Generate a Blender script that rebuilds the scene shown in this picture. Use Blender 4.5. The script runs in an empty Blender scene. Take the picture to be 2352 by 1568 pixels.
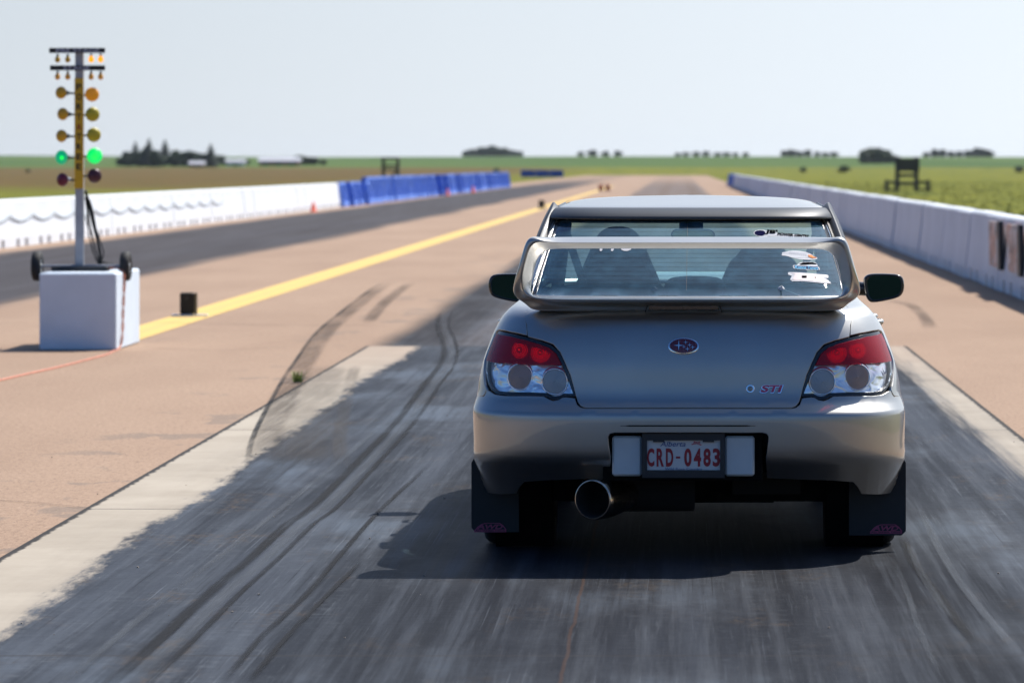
import bpy, math, random
import numpy as np
from mathutils import Vector, Matrix
from mathutils.geometry import delaunay_2d_cdt
PI = math.pi
R_ = math.radians
C = bpy.context.scene.collection
scene = bpy.context.scene

# ------------------------------------------------------------------ camera, sky, sun
FL = 9741.0            # focal length in units of a 2352 px wide frame
CAMH = 1.6
VPX, VPY = 1558.0, 381.0
cam_d = bpy.data.cameras.new('camera')
cam = bpy.data.objects.new('camera', cam_d)
C.objects.link(cam)
cam.location = (0, 0, CAMH)
cam.rotation_euler = (R_(90), 0, 0)
cam_d.sensor_width = 36
cam_d.lens = FL / 2352 * 36
cam_d.shift_x = (1176 - VPX) / 2352
cam_d.shift_y = -(784 - VPY) / 2352
cam_d.clip_start = 0.5
cam_d.clip_end = 20000
cam_d.dof.use_dof = True
cam_d.dof.focus_distance = 17.35
cam_d.dof.aperture_fstop = 5.8
scene.camera = cam

SUN = Vector((0.64, 0.70, 1.30)).normalized()
SUN_EL = math.asin(SUN.z)
SUN_AZ = math.atan2(SUN.x, SUN.y)
world = bpy.data.worlds.new('World')
scene.world = world
world.use_nodes = True
wn = world.node_tree
bg = wn.nodes['Background']
sky = wn.nodes.new('ShaderNodeTexSky')
sky.sky_type = 'NISHITA'
sky.sun_disc = False
sky.sun_elevation = SUN_EL
sky.sun_rotation = SUN_AZ
sky.altitude = 700
sky.air_density = 1.0
sky.dust_density = 1.2
sky.ozone_density = 2.5
SKYS = 0.06
bg.inputs[1].default_value = SKYS
sd = bpy.data.lights.new('sun', 'SUN')
sd.energy = 4.3
sd.angle = R_(0.53)
sd.color = (1.0, 0.95, 0.88)
sun = bpy.data.objects.new('sun', sd)
C.objects.link(sun)
sun.rotation_euler = SUN.to_track_quat('Z', 'Y').to_euler()
scene.view_settings.view_transform = 'Standard'
scene.view_settings.look = 'None'
scene.view_settings.gamma = 1
scene.view_settings.exposure = 0.7
scene.render.resolution_x, scene.render.resolution_y = 1024, 682
scene.cycles.max_bounces = 10
scene.cycles.transparent_max_bounces = 24

# ------------------------------------------------------------------ helpers
rnd = random.Random(7)

def tag(o, label=None, cat=None, group=None, kind=None):
    if label: o['label'] = label
    if cat: o['category'] = cat
    if group: o['group'] = group
    if kind: o['kind'] = kind
    return o

def empty(name, loc=(0, 0, 0), rz=0, parent=None):
    o = bpy.data.objects.new(name, None)
    o.empty_display_size = 0.1
    C.objects.link(o)
    o.location = loc
    o.rotation_euler = (0, 0, rz)
    if parent: o.parent = parent
    return o

class MB:
    """collects primitive shapes into one mesh"""
    def __init__(s):
        s.v = []; s.f = []; s.n = None
    def add(s, vs, fs, M=None):
        b = len(s.v)
        s.v += [tuple(M @ Vector(p)) if M else tuple(p) for p in vs]
        s.f += [tuple(i + b for i in f) for f in fs]
        return s
    def box(s, x0, x1, y0, y1, z0, z1, M=None, bev=0):
        if bev:
            b = bev
            prof = [(x0+b, y0), (x1-b, y0), (x1, y0+b), (x1, y1-b), (x1-b, y1), (x0+b, y1), (x0, y1-b), (x0, y0+b)]
            cx, cy = (x0+x1)/2, (y0+y1)/2
            hx, hy = (x1-x0)/2, (y1-y0)/2
            ins = [(cx+(px-cx)*(hx-b)/hx, cy+(py-cy)*(hy-b)/hy) for px, py in prof]
            rings = [(ins, z0), (prof, z0+b), (prof, z1-b), (ins, z1)]
            vs = [(p[0], p[1], z) for r, z in rings for p in r]
            fs = []
            for k in range(3):
                for i in range(8):
                    j = (i+1) % 8
                    fs.append((k*8+i, k*8+j, k*8+8+j, k*8+8+i))
            fs.append(tuple(range(7, -1, -1))); fs.append(tuple(range(24, 32)))
            return s.add(vs, fs, M)
        vs = [(x, y, z) for z in (z0, z1) for y in (y0, y1) for x in (x0, x1)]
        return s.add(vs, [(0, 2, 3, 1), (4, 5, 7, 6), (0, 1, 5, 4), (2, 6, 7, 3), (0, 4, 6, 2), (1, 3, 7, 5)], M)
    def tube(s, pts, r, n=8, cap=True, closed=False):
        pts = [Vector(p) for p in pts]
        N = len(pts)
        rs = r if isinstance(r, (list, tuple)) else [r]*N
        b = len(s.v)
        up = Vector((0.13, 0.21, 1)).normalized()
        last = None
        for i, p in enumerate(pts):
            if closed: d = pts[(i+1) % N] - pts[i-1]
            else: d = pts[min(i+1, N-1)] - pts[max(i-1, 0)]
            d.normalize()
            if last is None:
                a = d.cross(up)
                if a.length < 0.1: a = d.cross(Vector((1, 0, 0)))
            else:
                a = last - d*last.dot(d)
            a.normalize(); last = a
            c = d.cross(a)
            for k in range(n):
                an = 2*PI*k/n
                s.v.append(tuple(p + (a*math.cos(an) + c*math.sin(an))*rs[i]))
        for i in range(N if closed else N-1):
            j = (i+1) % N
            for k in range(n):
                l = (k+1) % n
                s.f.append((b+i*n+k, b+i*n+l, b+j*n+l, b+j*n+k))
        if cap and not closed:
            s.f.append(tuple(b+k for k in range(n-1, -1, -1)))
            s.f.append(tuple(b+(N-1)*n+k for k in range(n)))
        return s
    def lathe(s, prof, n=32, M=None):
        """prof [(r, a)] around local Z"""
        vs = []; fs = []
        for r, a in prof:
            for k in range(n):
                an = 2*PI*k/n
                vs.append((r*math.cos(an), r*math.sin(an), a))
        for i in range(len(prof)-1):
            for k in range(n):
                l = (k+1) % n
                fs.append((i*n+k, i*n+l, (i+1)*n+l, (i+1)*n+k))
        return s.add(vs, fs, M)
    def prism(s, poly, a0, a1, axis='y', M=None):
        """poly in the plane across axis"""
        n = len(poly)
        def P(p, a):
            return (p[0], a, p[1]) if axis == 'y' else ((a, p[0], p[1]) if axis == 'x' else (p[0], p[1], a))
        vs = [P(p, a0) for p in poly] + [P(p, a1) for p in poly]
        fs = [(i, (i+1) % n, n+(i+1) % n, n+i) for i in range(n)] + [tuple(range(n-1, -1, -1)), tuple(range(n, 2*n))]
        return s.add(vs, fs, M)
    def build(s, name, mat, parent=None, smooth=False, angle=None):
        me = bpy.data.meshes.new(name)
        me.from_pydata(s.v, [], s.f)
        o = bpy.data.objects.new(name, me)
        C.objects.link(o)
        if mat: me.materials.append(mat)
        import bmesh
        bm = bmesh.new(); bm.from_mesh(me)
        bmesh.ops.recalc_face_normals(bm, faces=bm.faces)
        bm.to_mesh(me); bm.free()
        if smooth or angle:
            me.polygons.foreach_set('use_smooth', [True]*len(me.polygons))
            if angle:
                me.set_sharp_from_angle(angle=R_(angle))
        if parent: o.parent = parent
        return o

def copy_tree(o, parent=None):
    c = o.copy(); C.objects.link(c)
    if parent: c.parent = parent
    for ch in [k for k in bpy.data.objects if k.parent == o]:
        copy_tree(ch, c)
    return c

def dup(o, kids, loc, rz=0.0, label=None):
    r = o.copy(); C.objects.link(r); r.location = loc; r.rotation_euler = (0, 0, rz)
    if label: r['label'] = label
    for k in kids:
        c = k.copy(); C.objects.link(c); c.parent = r
    return r

def chaikin(p, it=2, closed=True):
    for _ in range(it):
        q = []
        n = len(p)
        for i in range(n if closed else n-1):
            a, b = p[i], p[(i+1) % n]
            q.append((a[0]*.75+b[0]*.25, a[1]*.75+b[1]*.25))
            q.append((a[0]*.25+b[0]*.75, a[1]*.25+b[1]*.75))
        if not closed:
            q = [p[0]] + q + [p[-1]]
        p = q
    return p

def crom(pts, n=8):
    """catmull-rom through 3D points"""
    P = [Vector(p) for p in pts]
    P = [P[0]*2-P[1]] + P + [P[-1]*2-P[-2]]
    out = []
    for i in range(1, len(P)-2):
        for k in range(n):
            t = k/n
            a, b, c, d = P[i-1], P[i], P[i+1], P[i+2]
            out.append(0.5*((2*b)+(c-a)*t+(2*a-5*b+4*c-d)*t*t+(3*b-a-3*c+d)*t**3))
    out.append(P[-2])
    return out

def G(px, py, z=0.0):
    """a ground point seen at frame position px, py (2352 wide frame)"""
    Y = FL*(CAMH-z)/(py-VPY)
    return ((px-VPX)/FL*Y, Y, z)
def at(px, py, Y):
    return ((px-VPX)/FL*Y, Y, CAMH-(py-VPY)/FL*Y)

_txt = {}
def text2d(s, bold=0.0, spacing=1.0):
    """flat lettering: list of (x, y) and triangles; x centred, cap height 1"""
    key = (s, bold, spacing)
    if key in _txt: return _txt[key]
    cu = bpy.data.curves.new('t', 'FONT'); cu.body = s; cu.size = 1.0
    cu.offset = bold; cu.space_character = spacing; cu.resolution_u = 4
    ob = bpy.data.objects.new('t', cu); C.objects.link(ob)
    dg = bpy.context.evaluated_depsgraph_get(); dg.update()
    me = bpy.data.meshes.new_from_object(ob.evaluated_get(dg))
    vs = [(v.co.x, v.co.y) for v in me.vertices]
    me.calc_loop_triangles()
    fs = [tuple(t.vertices) for t in me.loop_triangles]
    bpy.data.objects.remove(ob); bpy.data.curves.remove(cu); bpy.data.meshes.remove(me)
    x0 = min(v[0] for v in vs); x1 = max(v[0] for v in vs)
    y0 = min(v[1] for v in vs); y1 = max(v[1] for v in vs)
    vs = [((x-(x0+x1)/2)/(x1-x0), (y-(y0+y1)/2)/(y1-y0)) for x, y in vs]   # unit box, centred
    _txt[key] = (vs, fs)
    return _txt[key]

# ------------------------------------------------------------------ materials
class E:
    """node expression"""
    def __init__(s, nt, sock): s.nt = nt; s.k = sock
    def _m(s, op, *a, clamp=False):
        n = s.nt.nodes.new('ShaderNodeMath'); n.operation = op; n.use_clamp = clamp
        for i, q in enumerate((s,)+a):
            if isinstance(q, E): s.nt.links.new(q.k, n.inputs[i])
            else: n.inputs[i].default_value = q
        return E(s.nt, n.outputs[0])
    def __add__(s, o): return s._m('ADD', o)
    __radd__ = __add__
    def __mul__(s, o): return s._m('MULTIPLY', o)
    __rmul__ = __mul__
    def __sub__(s, o): return s._m('SUBTRACT', o)
    def __rsub__(s, o): return (s*-1)+o
    def __truediv__(s, o): return s._m('DIVIDE', o)
    def abs(s): return s._m('ABSOLUTE')
    def pow(s, e): return s._m('POWER', e)
    def max(s, o): return s._m('MAXIMUM', o)
    def min(s, o): return s._m('MINIMUM', o)
    def clamp(s): return s._m('ADD', 0.0, clamp=True)
    def ss(s, a, b):
        """smoothstep a..b to 0..1 (a > b reverses)"""
        n = s.nt.nodes.new('ShaderNodeMapRange'); n.interpolation_type = 'SMOOTHSTEP'
        s.nt.links.new(s.k, n.inputs[0])
        if a < b:
            n.inputs[1].default_value = a; n.inputs[2].default_value = b; n.inputs[3].default_value = 0; n.inputs[4].default_value = 1
        else:
            n.inputs[1].default_value = b; n.inputs[2].default_value = a; n.inputs[3].default_value = 1; n.inputs[4].default_value = 0
        return E(s.nt, n.outputs[0])

# summer haze: the clear sky turns pale towards the horizon, more so on the sun's side
_tc = wn.nodes.new('ShaderNodeTexCoord'); _sp = wn.nodes.new('ShaderNodeSeparateXYZ')
wn.links.new(_tc.outputs['Generated'], _sp.inputs[0])
_x, _y, _z = (E(wn, _sp.outputs[i]) for i in range(3))
_A = ((_x*math.sin(SUN_AZ)+_y*math.cos(SUN_AZ))*0.5+0.5).max(0.0).pow(2.8)
_w2 = E(wn, wn.nodes.new('ShaderNodeValue').outputs[0]); _w2.k.default_value = 2.71828
_w = _w2.pow(_z.max(0.0)*-1/(_A*0.85+0.03))
_az = _A*0.92+0.08
_hz = wn.nodes.new('ShaderNodeCombineXYZ')
for _i, _c in enumerate((0.73, 0.785, 0.84)):
    wn.links.new((_az*(_c/SKYS)).k, _hz.inputs[_i])
_mx = wn.nodes.new('ShaderNodeMix'); _mx.data_type = 'RGBA'
wn.links.new(_w.k, _mx.inputs[0]); _tn = wn.nodes.new('ShaderNodeMix'); _tn.data_type = 'RGBA'; _tn.blend_type = 'MULTIPLY'; _tn.inputs[0].default_value = 1
wn.links.new(sky.outputs[0], _tn.inputs[6]); _tn.inputs[7].default_value = (0.50, 0.84, 1.24, 1)
wn.links.new(_tn.outputs[2], _mx.inputs[6]); wn.links.new(_hz.outputs[0], _mx.inputs[7])
# pale glow of the haze around the sun
_d = (_x*SUN.x+_y*SUN.y+_z*SUN.z).max(0.0).pow(7.0)
_gl = wn.nodes.new('ShaderNodeMix'); _gl.data_type = 'RGBA'; _gl.blend_type = 'ADD'; _gl.inputs[0].default_value = 1
_gc = wn.nodes.new('ShaderNodeCombineXYZ')
for _i, _c in enumerate((0.36, 0.43, 0.50)):
    wn.links.new((_d*(_c/SKYS)).k, _gc.inputs[_i])
wn.links.new(_mx.outputs[2], _gl.inputs[6]); wn.links.new(_gc.outputs[0], _gl.inputs[7])
wn.links.new(_gl.outputs[2], bg.inputs[0])

class Mat:
    def __init__(s, name):
        s.m = bpy.data.materials.new(name); s.m.use_nodes = True
        s.nt = s.m.node_tree
        s.b = s.nt.nodes['Principled BSDF']
        s.out = s.nt.nodes['Material Output']
        tc = s.nt.nodes.new('ShaderNodeTexCoord')
        s.co = tc.outputs['Object']
        sp = s.nt.nodes.new('ShaderNodeSeparateXYZ'); s.nt.links.new(s.co, sp.inputs[0])
        s.x, s.y, s.z = (E(s.nt, sp.outputs[i]) for i in range(3))
    def vec(s, x, y, z=0.0):
        n = s.nt.nodes.new('ShaderNodeCombineXYZ')
        for i, q in enumerate((x, y, z)):
            if isinstance(q, E): s.nt.links.new(q.k, n.inputs[i])
            else: n.inputs[i].default_value = q
        return n.outputs[0]
    def noise(s, vec=None, scale=1.0, detail=4.0, rough=0.55, dist=0.0):
        n = s.nt.nodes.new('ShaderNodeTexNoise')
        s.nt.links.new(vec if vec is not None else s.co, n.inputs['Vector'])
        n.inputs['Scale'].default_value = scale; n.inputs['Detail'].default_value = detail
        n.inputs['Roughness'].default_value = rough; n.inputs['Distortion'].default_value = dist
        return E(s.nt, n.outputs[0])
    def voro(s, vec=None, scale=1.0, feature='F1'):
        n = s.nt.nodes.new('ShaderNodeTexVoronoi'); n.feature = feature
        s.nt.links.new(vec if vec is not None else s.co, n.inputs['Vector'])
        n.inputs['Scale'].default_value = scale
        return E(s.nt, n.outputs[0])
    def mix(s, f, a, b):
        n = s.nt.nodes.new('ShaderNodeMix'); n.data_type = 'RGBA'
        for i, q in ((0, f), (6, a), (7, b)):
            if isinstance(q, E): s.nt.links.new(q.k, n.inputs[i])
            elif isinstance(q, tuple): n.inputs[i].default_value = (*q, 1)
            else: n.inputs[i].default_value = q
        return E(s.nt, n.outputs[2])
    def set(s, name, q):
        i = s.b.inputs[name]
        if isinstance(q, E): s.nt.links.new(q.k, i)
        elif isinstance(q, tuple): i.default_value = (*q, 1)
        else: i.default_value = q
        return s
    def bump(s, h, strength=0.3, dist=0.01):
        n = s.nt.nodes.new('ShaderNodeBump')
        s.nt.links.new(h.k, n.inputs['Height'])
        n.inputs['Strength'].default_value = strength; n.inputs['Distance'].default_value = dist
        s.nt.links.new(n.outputs[0], s.b.inputs['Normal'])
        return s

def simple(name, col, rough=0.6, metal=0.0, coat=0.0, var=0.12, scale=9.0, emit=None, estr=1.0, bump=0.0, spec=0.5):
    m = Mat(name)
    n = m.noise(scale=scale, detail=5)
    c = m.mix(n.ss(0.25, 0.75), tuple(k*(1-var) for k in col), tuple(min(1, k*(1+var)) for k in col))
    m.set('Base Color', c).set('Roughness', rough).set('Metallic', metal).set('Coat Weight', coat)
    m.set('Specular IOR Level', spec)
    if emit: m.set('Emission Color', emit).set('Emission Strength', estr)
    if bump: m.bump(m.noise(scale=scale*12, detail=3), bump, 0.01)
    return m.m

def two_sided(nt, fr, ior):
    g = nt.nodes.new('ShaderNodeNewGeometry')
    k = E(nt, g.outputs['Backfacing'])*(1/ior-ior)+ior
    nt.links.new(k.k, fr.inputs[0])

def glass_mat(name, tint, refl=1.0, veil=0.0, veilcol=(0.3, 0.4, 0.45)):
    m = Mat(name); nt = m.nt
    tr = nt.nodes.new('ShaderNodeBsdfTransparent'); tr.inputs[0].default_value = (*tint, 1)
    gl = nt.nodes.new('ShaderNodeBsdfGlossy'); gl.inputs['Roughness'].default_value = 0.02
    fr = nt.nodes.new('ShaderNodeFresnel'); two_sided(nt, fr, 1.5)
    mu = E(nt, fr.outputs[0])*refl
    mx = nt.nodes.new('ShaderNodeMixShader')
    nt.links.new(mu.k, mx.inputs[0]); nt.links.new(tr.outputs[0], mx.inputs[1]); nt.links.new(gl.outputs[0], mx.inputs[2])
    res = mx
    if veil:
        df = nt.nodes.new('ShaderNodeBsdfDiffuse'); df.inputs[0].default_value = (*veilcol, 1)  # diffuse veil, reflected sky put into the pane as colour
        m2 = nt.nodes.new('ShaderNodeMixShader')
        d = m.noise(scale=14, detail=4).ss(0.3, 0.8)*veil*0.8 + veil*0.5
        nt.links.new(d.k, m2.inputs[0]); nt.links.new(mx.outputs[0], m2.inputs[1]); nt.links.new(df.outputs[0], m2.inputs[2])
        res = m2
    nt.links.new(res.outputs[0], m.out.inputs[0])
    return m.m
# ------------------------------------------------------------------ ground
def rise(x, y):
    """far terrain slowly climbs to the horizon"""
    t = min(max((y-700)/1900, 0), 1); t = t*t*(3-2*t)
    return t*(7.0 - 0.0022*max(min(x, 700), -700) + 0.5*math.sin(x/170.0)+0.25*math.sin(x/61+2))

def sheet(name, xs, ys, z, mat, hf=None):
    vs = [(x, y, z+(hf(x, y) if hf else 0)) for y in ys for x in xs]
    n = len(xs)
    fs = [(j*n+i, j*n+i+1, (j+1)*n+i+1, (j+1)*n+i) for j in range(len(ys)-1) for i in range(n-1)]
    me = bpy.data.meshes.new(name); me.from_pydata(vs, [], fs); me.materials.append(mat)
    if hf: me.polygons.foreach_set('use_smooth', [True]*len(me.polygons))
    o = bpy.data.objects.new(name, me); C.objects.link(o)
    return tag(o, kind='structure')

# field
m = Mat('field_grass')
big = m.noise(m.vec(m.x*0.02, m.y*0.004), 1.0, 5, 0.6)
mid = m.noise(m.vec(m.x*0.25, m.y*0.06), 1.0, 5, 0.6)
fine = m.noise(scale=6.0, detail=6, rough=0.7)
green = m.mix(mid.ss(0.3, 0.7), (0.090, 0.108, 0.010), (0.185, 0.180, 0.016))
# left of the strip: dry reddish prairie between about 250 m and 900 m
dry = m.mix(mid.ss(0.35, 0.65), (0.128, 0.060, 0.026), (0.088, 0.070, 0.018))
left = m.x.ss(-16, -45)
dist = m.y + (big-0.5)*260
dm = left*dist.ss(230, 330)*dist.ss(1240, 1120)
c = m.mix(dm*(mid*0.8+0.5).clamp(), green, dry)
yel = m.x.ss(20, 60)*m.y.ss(120, 260)*m.y.ss(900, 500)*mid.ss(0.45, 0.62)
c = m.mix(yel*0.8, c, (0.175, 0.160, 0.016))
farm = m.mix(m.noise(m.vec(m.x*0.004, m.y*0.003), 1.0, 3).ss(0.4, 0.6), (0.050, 0.098, 0.022), (0.085, 0.135, 0.030))
c = m.mix(m.y.ss(1130, 1230)*left.max(m.y.ss(800, 1230)), c, farm)
c = m.mix(fine.ss(0.3, 0.8)*0.25, c, (0.03, 0.04, 0.010))
m.set('Base Color', c).set('Roughness', 0.95).set('Specular IOR Level', 0.1)
m.bump(fine, 0.6, 0.08)
M_field = m.m
xs = [-6000, -3000, -1500, -900, -600, -400, -300, -200, -100, -50, -16, 6, 50, 100, 200, 300, 400, 600, 900, 1500, 3000, 6000]
ys = [-3000, -500, -30, 100, 300, 500, 700] + [700+100*i for i in range(1, 22)] + [3000, 3500, 4500, 8000]
sheet('ground', xs, ys, 0.0, M_field, rise)

def rubber(m):
    """built-up tyre rubber: colour and gloss, the same across pad and lane"""
    r = {}
    s1 = m.noise(m.vec(m.x*3.2, m.y*0.10), 1.0, 8, 0.62)          # broad streaks
    s2 = m.noise(m.vec(m.x*14, m.y*0.25), 1.0, 7, 0.68, 0.3)      # fine streaks
    s3 = m.noise(m.vec(m.x*60, m.y*1.2), 1.0, 4, 0.6)             # scratches
    sc = m.noise(m.vec(m.x*9, m.y*30), 1.0, 5, 0.7)               # cross-grooved scuffing
    pat = m.noise(m.vec(m.x*0.9, m.y*0.30), 1.0, 6, 0.6)
    pat2 = m.noise(m.vec(m.x*2.2, m.y*0.75+9.0), 1.0, 7, 0.7)
    sp = m.noise(m.vec(m.x*24, m.y*9), 1.0, 5, 0.75)
    c = m.mix(s1.ss(0.38, 0.62), (0.018, 0.020, 0.025), (0.046, 0.052, 0.064))
    c = m.mix(s2.ss(0.45, 0.70)*0.45, c, (0.062, 0.073, 0.090))
    c = m.mix(pat.ss(0.50, 0.66)*s2.ss(0.34, 0.56)*0.4, c, (0.110, 0.145, 0.190))
    c = m.mix(pat2.ss(0.54, 0.68)*sp.ss(.42, .6)*0.55, c, (0.100, 0.068, 0.040))
    c = m.mix(s3.ss(0.58, 0.72)*0.25, c, (0.15, 0.165, 0.185))
    c = m.mix(s3.ss(0.42, 0.28)*0.35, c, (0.006, 0.006, 0.008))
    c = m.mix(sc.ss(0.53, 0.64)*pat2.ss(0.40, 0.56)*0.35, c, (0.125, 0.138, 0.152))
    c = m.mix(sc.ss(0.47, 0.35)*pat2.ss(0.40, 0.56)*0.4, c, (0.008, 0.008, 0.010))
    tr = ((m.x+0.85).abs().ss(0.45, 0.15)).max((m.x-0.95).abs().ss(0.45, 0.15))
    c = m.mix(tr*s2.ss(0.72, 0.38)*0.6, c, (0.006, 0.006, 0.007))
    ln = m.noise(m.vec(m.x*85+pat*3, m.y*0.35), 1.0, 3, 0.6)       # long thin tread lines
    c = m.mix(ln.ss(0.62, 0.70)*pat2.ss(.40, .58)*0.6, c, (0.125, 0.140, 0.160))
    c = m.mix(ln.ss(0.36, 0.30)*0.6, c, (0.008, 0.008, 0.010))
    ag = m.noise(m.vec(m.x*40, m.y*14), 1.0, 5, 0.8)
    c = m.mix(ag.ss(0.55, 0.72)*0.35, c, (0.095, 0.100, 0.108))
    c = m.mix(ag.ss(0.45, 0.30)*0.35, c, (0.008, 0.008, 0.010))
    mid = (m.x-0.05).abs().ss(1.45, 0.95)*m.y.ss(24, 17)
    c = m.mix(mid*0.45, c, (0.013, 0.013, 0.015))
    g = (s2.ss(0.42, 0.70)*0.07+pat.ss(0.45, 0.62)*0.07+0.035)*(1-tr*0.4)
    r.update(s1=s1, s2=s2, s3=s3, sc=sc, pat=pat, pat2=pat2, col=c, spec=g)
    return r

# runway: tan asphalt with the two rubbered lanes worn into it
m = Mat('tan_asphalt')
agg = m.noise(scale=95, detail=4, rough=0.7)
agg2 = m.voro(scale=70)
patch = m.noise(m.vec(m.x*0.5, m.y*0.12), 1.0, 5, 0.6)
tan = m.mix(patch.ss(0.3, 0.7), (0.305, 0.205, 0.139), (0.362, 0.250, 0.172))
grain = m.noise(m.vec(m.x*42, m.y*11), 1.0, 5, 0.8)
tan = m.mix(grain.ss(0.50, 0.66)*0.55, tan, (0.150, 0.098, 0.068))
tan = m.mix(grain.ss(0.46, 0.34)*0.35, tan, (0.50, 0.38, 0.29))
tan = m.mix(agg.ss(0.46, 0.66)*0.75, tan, (0.165, 0.106, 0.074))
tan = m.mix(agg2.ss(0.25, 0.0)*0.35, tan, (0.44, 0.34, 0.27))
wob = (m.noise(m.vec(m.x*0.2, m.y*0.05), 1.0, 5)-0.5)
stk = m.noise(m.vec(m.x*5.0, m.y*0.035), 1.0, 7, 0.65)
stk2 = m.noise(m.vec(m.x*16.0, m.y*0.10), 1.0, 5, 0.6)
def lane(x0, x1, soft, w=0.9):
    xx = m.x + wob*w + (stk-0.5)*0.7
    return xx.ss(x0-soft, x0+soft)*xx.ss(x1+soft, x1-soft)
far = m.y.ss(560, 300)*0.75+0.2
L1 = lane(-12.35, -7.75, 0.30)*far
RB = rubber(m)
# our lane: begins where the concrete pad stops, darkest along the wheel paths
start = m.y.ss(36, 36.5)
L2 = lane(-2.62, 1.72, 0.16, 0.55)*start*far
edge = (m.x+wob*0.6+2.38).abs().ss(0.50, 0.15)*start*m.y.ss(170, 60)
edge2 = (m.x+wob*0.6-1.35).abs().ss(0.5, 0.1)*start*m.y.ss(150, 60)
rub = m.mix(stk.ss(0.30, 0.70), (0.022, 0.023, 0.026), (0.075, 0.078, 0.086))
rub = m.mix(stk2.ss(0.5, 0.8)*0.5, rub, (0.11, 0.115, 0.125))
rub1 = m.mix(stk.ss(0.35, 0.7), (0.012, 0.013, 0.017), (0.036, 0.040, 0.050))
cc = m.mix(L1*0.95, tan, rub1)
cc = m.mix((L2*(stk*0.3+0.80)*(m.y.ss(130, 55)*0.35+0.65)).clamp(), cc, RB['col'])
cc = m.mix(edge.max(edge2)*0.85, cc, (0.018, 0.016, 0.017))
# hairline cross joints in the asphalt and faint smudges
oil = m.noise(m.vec(m.x*1.6, m.y*0.9), 1.0, 6, 0.6).ss(0.57, 0.61)*m.x.ss(-3.75, -3.1)*m.x.ss(-2.4, -2.8)*0.45
cc = m.mix(oil, cc, (0.135, 0.115, 0.10))
smud = m.noise(m.vec(m.x*0.9, m.y*0.22), 1.0, 6, 0.7).ss(0.60, 0.78)*0.30
cc = m.mix(smud, cc, (0.14, 0.105, 0.088))
m.set('Base Color', cc)
m.set('Roughness', 0.9-0.32*(L1.max(L2)))
m.set('Specular IOR Level', (1-L1.max(L2))*0.22+L2*RB['spec']+L1*(stk2.ss(0.35, 0.7)*0.14+0.03))
m.bump(agg, 0.35, 0.006)
M_tan = m.m
sheet('runway', [-15.4, 4.75], [-120, 0, 40, 200, 820], 0.004, M_tan)

# concrete launch pad, mostly blackened by tyre rubber
m = Mat('launch_pad_concrete')
PX0, PX1, PY1 = -2.76, 2.02, 37.5
g1 = m.noise(scale=30, detail=6, rough=0.65)
g0 = m.noise(scale=1.3, detail=5, rough=0.6)
con = m.mix(g0.ss(0.3, 0.7), (0.315, 0.270, 0.212), (0.385, 0.335, 0.268))
con = m.mix(g1.ss(0.55, 0.8)*0.25, con, (0.235, 0.20, 0.158))
RP = rubber(m)
s1, s2, s3, sc, dark = RP['s1'], RP['s2'], RP['s3'], RP['sc'], RP['col']
fr_ = m.noise(m.vec(m.x*10, m.y*2.0), 1.0, 6, 0.72)
xe = m.x + (m.noise(m.vec(m.x*0.3, m.y*0.22), 1.0, 4)-0.5)*0.26 + (s2-0.5)*0.10 + (fr_-0.5)*0.30
mask = xe.ss(-2.36, -2.27)*(m.x + (s2-0.5)*0.35).ss(1.86, 1.70)
veil = xe.ss(-2.62, -2.25)*0.35*s1.ss(0.35, 0.65)
con = m.mix(m.y.ss(29, 37.3)*0.65, con, (0.33, 0.245, 0.18))
cc = m.mix(veil, con, (0.13, 0.115, 0.10))
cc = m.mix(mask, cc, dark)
# sawn joints every 5.9 m and the seam down the middle
jy = m.y - 13.8
fr = jy/5.9
fl = fr._m('FRACT')
jd = ((fl-0.5).abs()*-1+0.5)*5.9 + (m.noise(scale=3)-0.5)*0.012
cc = m.mix(jd.ss(0.022, 0.006)*0.8, cc, (0.03, 0.028, 0.028))
sx = (m.x+0.365+(m.noise(m.vec(m.x*0, m.y*1.7), 1.0, 5)-0.5)*0.035).abs()
cc = m.mix(sx.ss(0.009, 0.003)*0.9, cc, (0.045, 0.028, 0.022))
# tar in the side joints
ex = (m.x+2.76).min(2.02-m.x) + (m.noise(scale=7, detail=6, rough=0.75)-0.5)*0.075
cc = m.mix(ex.ss(0.040, 0.022), cc, (0.025, 0.022, 0.02))
m.set('Base Color', cc)
m.set('Roughness', 0.85-mask*0.26+ (s2-0.5)*0.3+(sc-0.5)*0.2)
m.set('Specular IOR Level', (1-mask)*0.25+mask*RP['spec'])
hh = g1*0.35+sc*0.5+s3*0.4
m.bump(hh, 0.25, 0.006)
M_pad = m.m
sheet('launch_pad', [PX0, PX1], [-10, 10, 20, 30, PY1], 0.008, M_pad)

# painted line down the middle between the lanes
m = Mat('yellow_paint')
w = m.noise(m.vec(m.x*10, m.y*1.0), 1.0, 6, 0.7)
yc = m.mix(w.ss(0.45, 0.75)*0.5, (0.62, 0.41, 0.105), (0.46, 0.31, 0.14))
yc = m.mix((m.x+5.16).abs().ss(0.035, 0.01)*0.35, yc, (0.36, 0.25, 0.13))
m.set('Base Color', yc).set('Roughness', 0.8)
sheet('painted_line', [-5.38, -4.94], [37.6, 60, 200, 330], 0.008, m.m)

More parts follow.
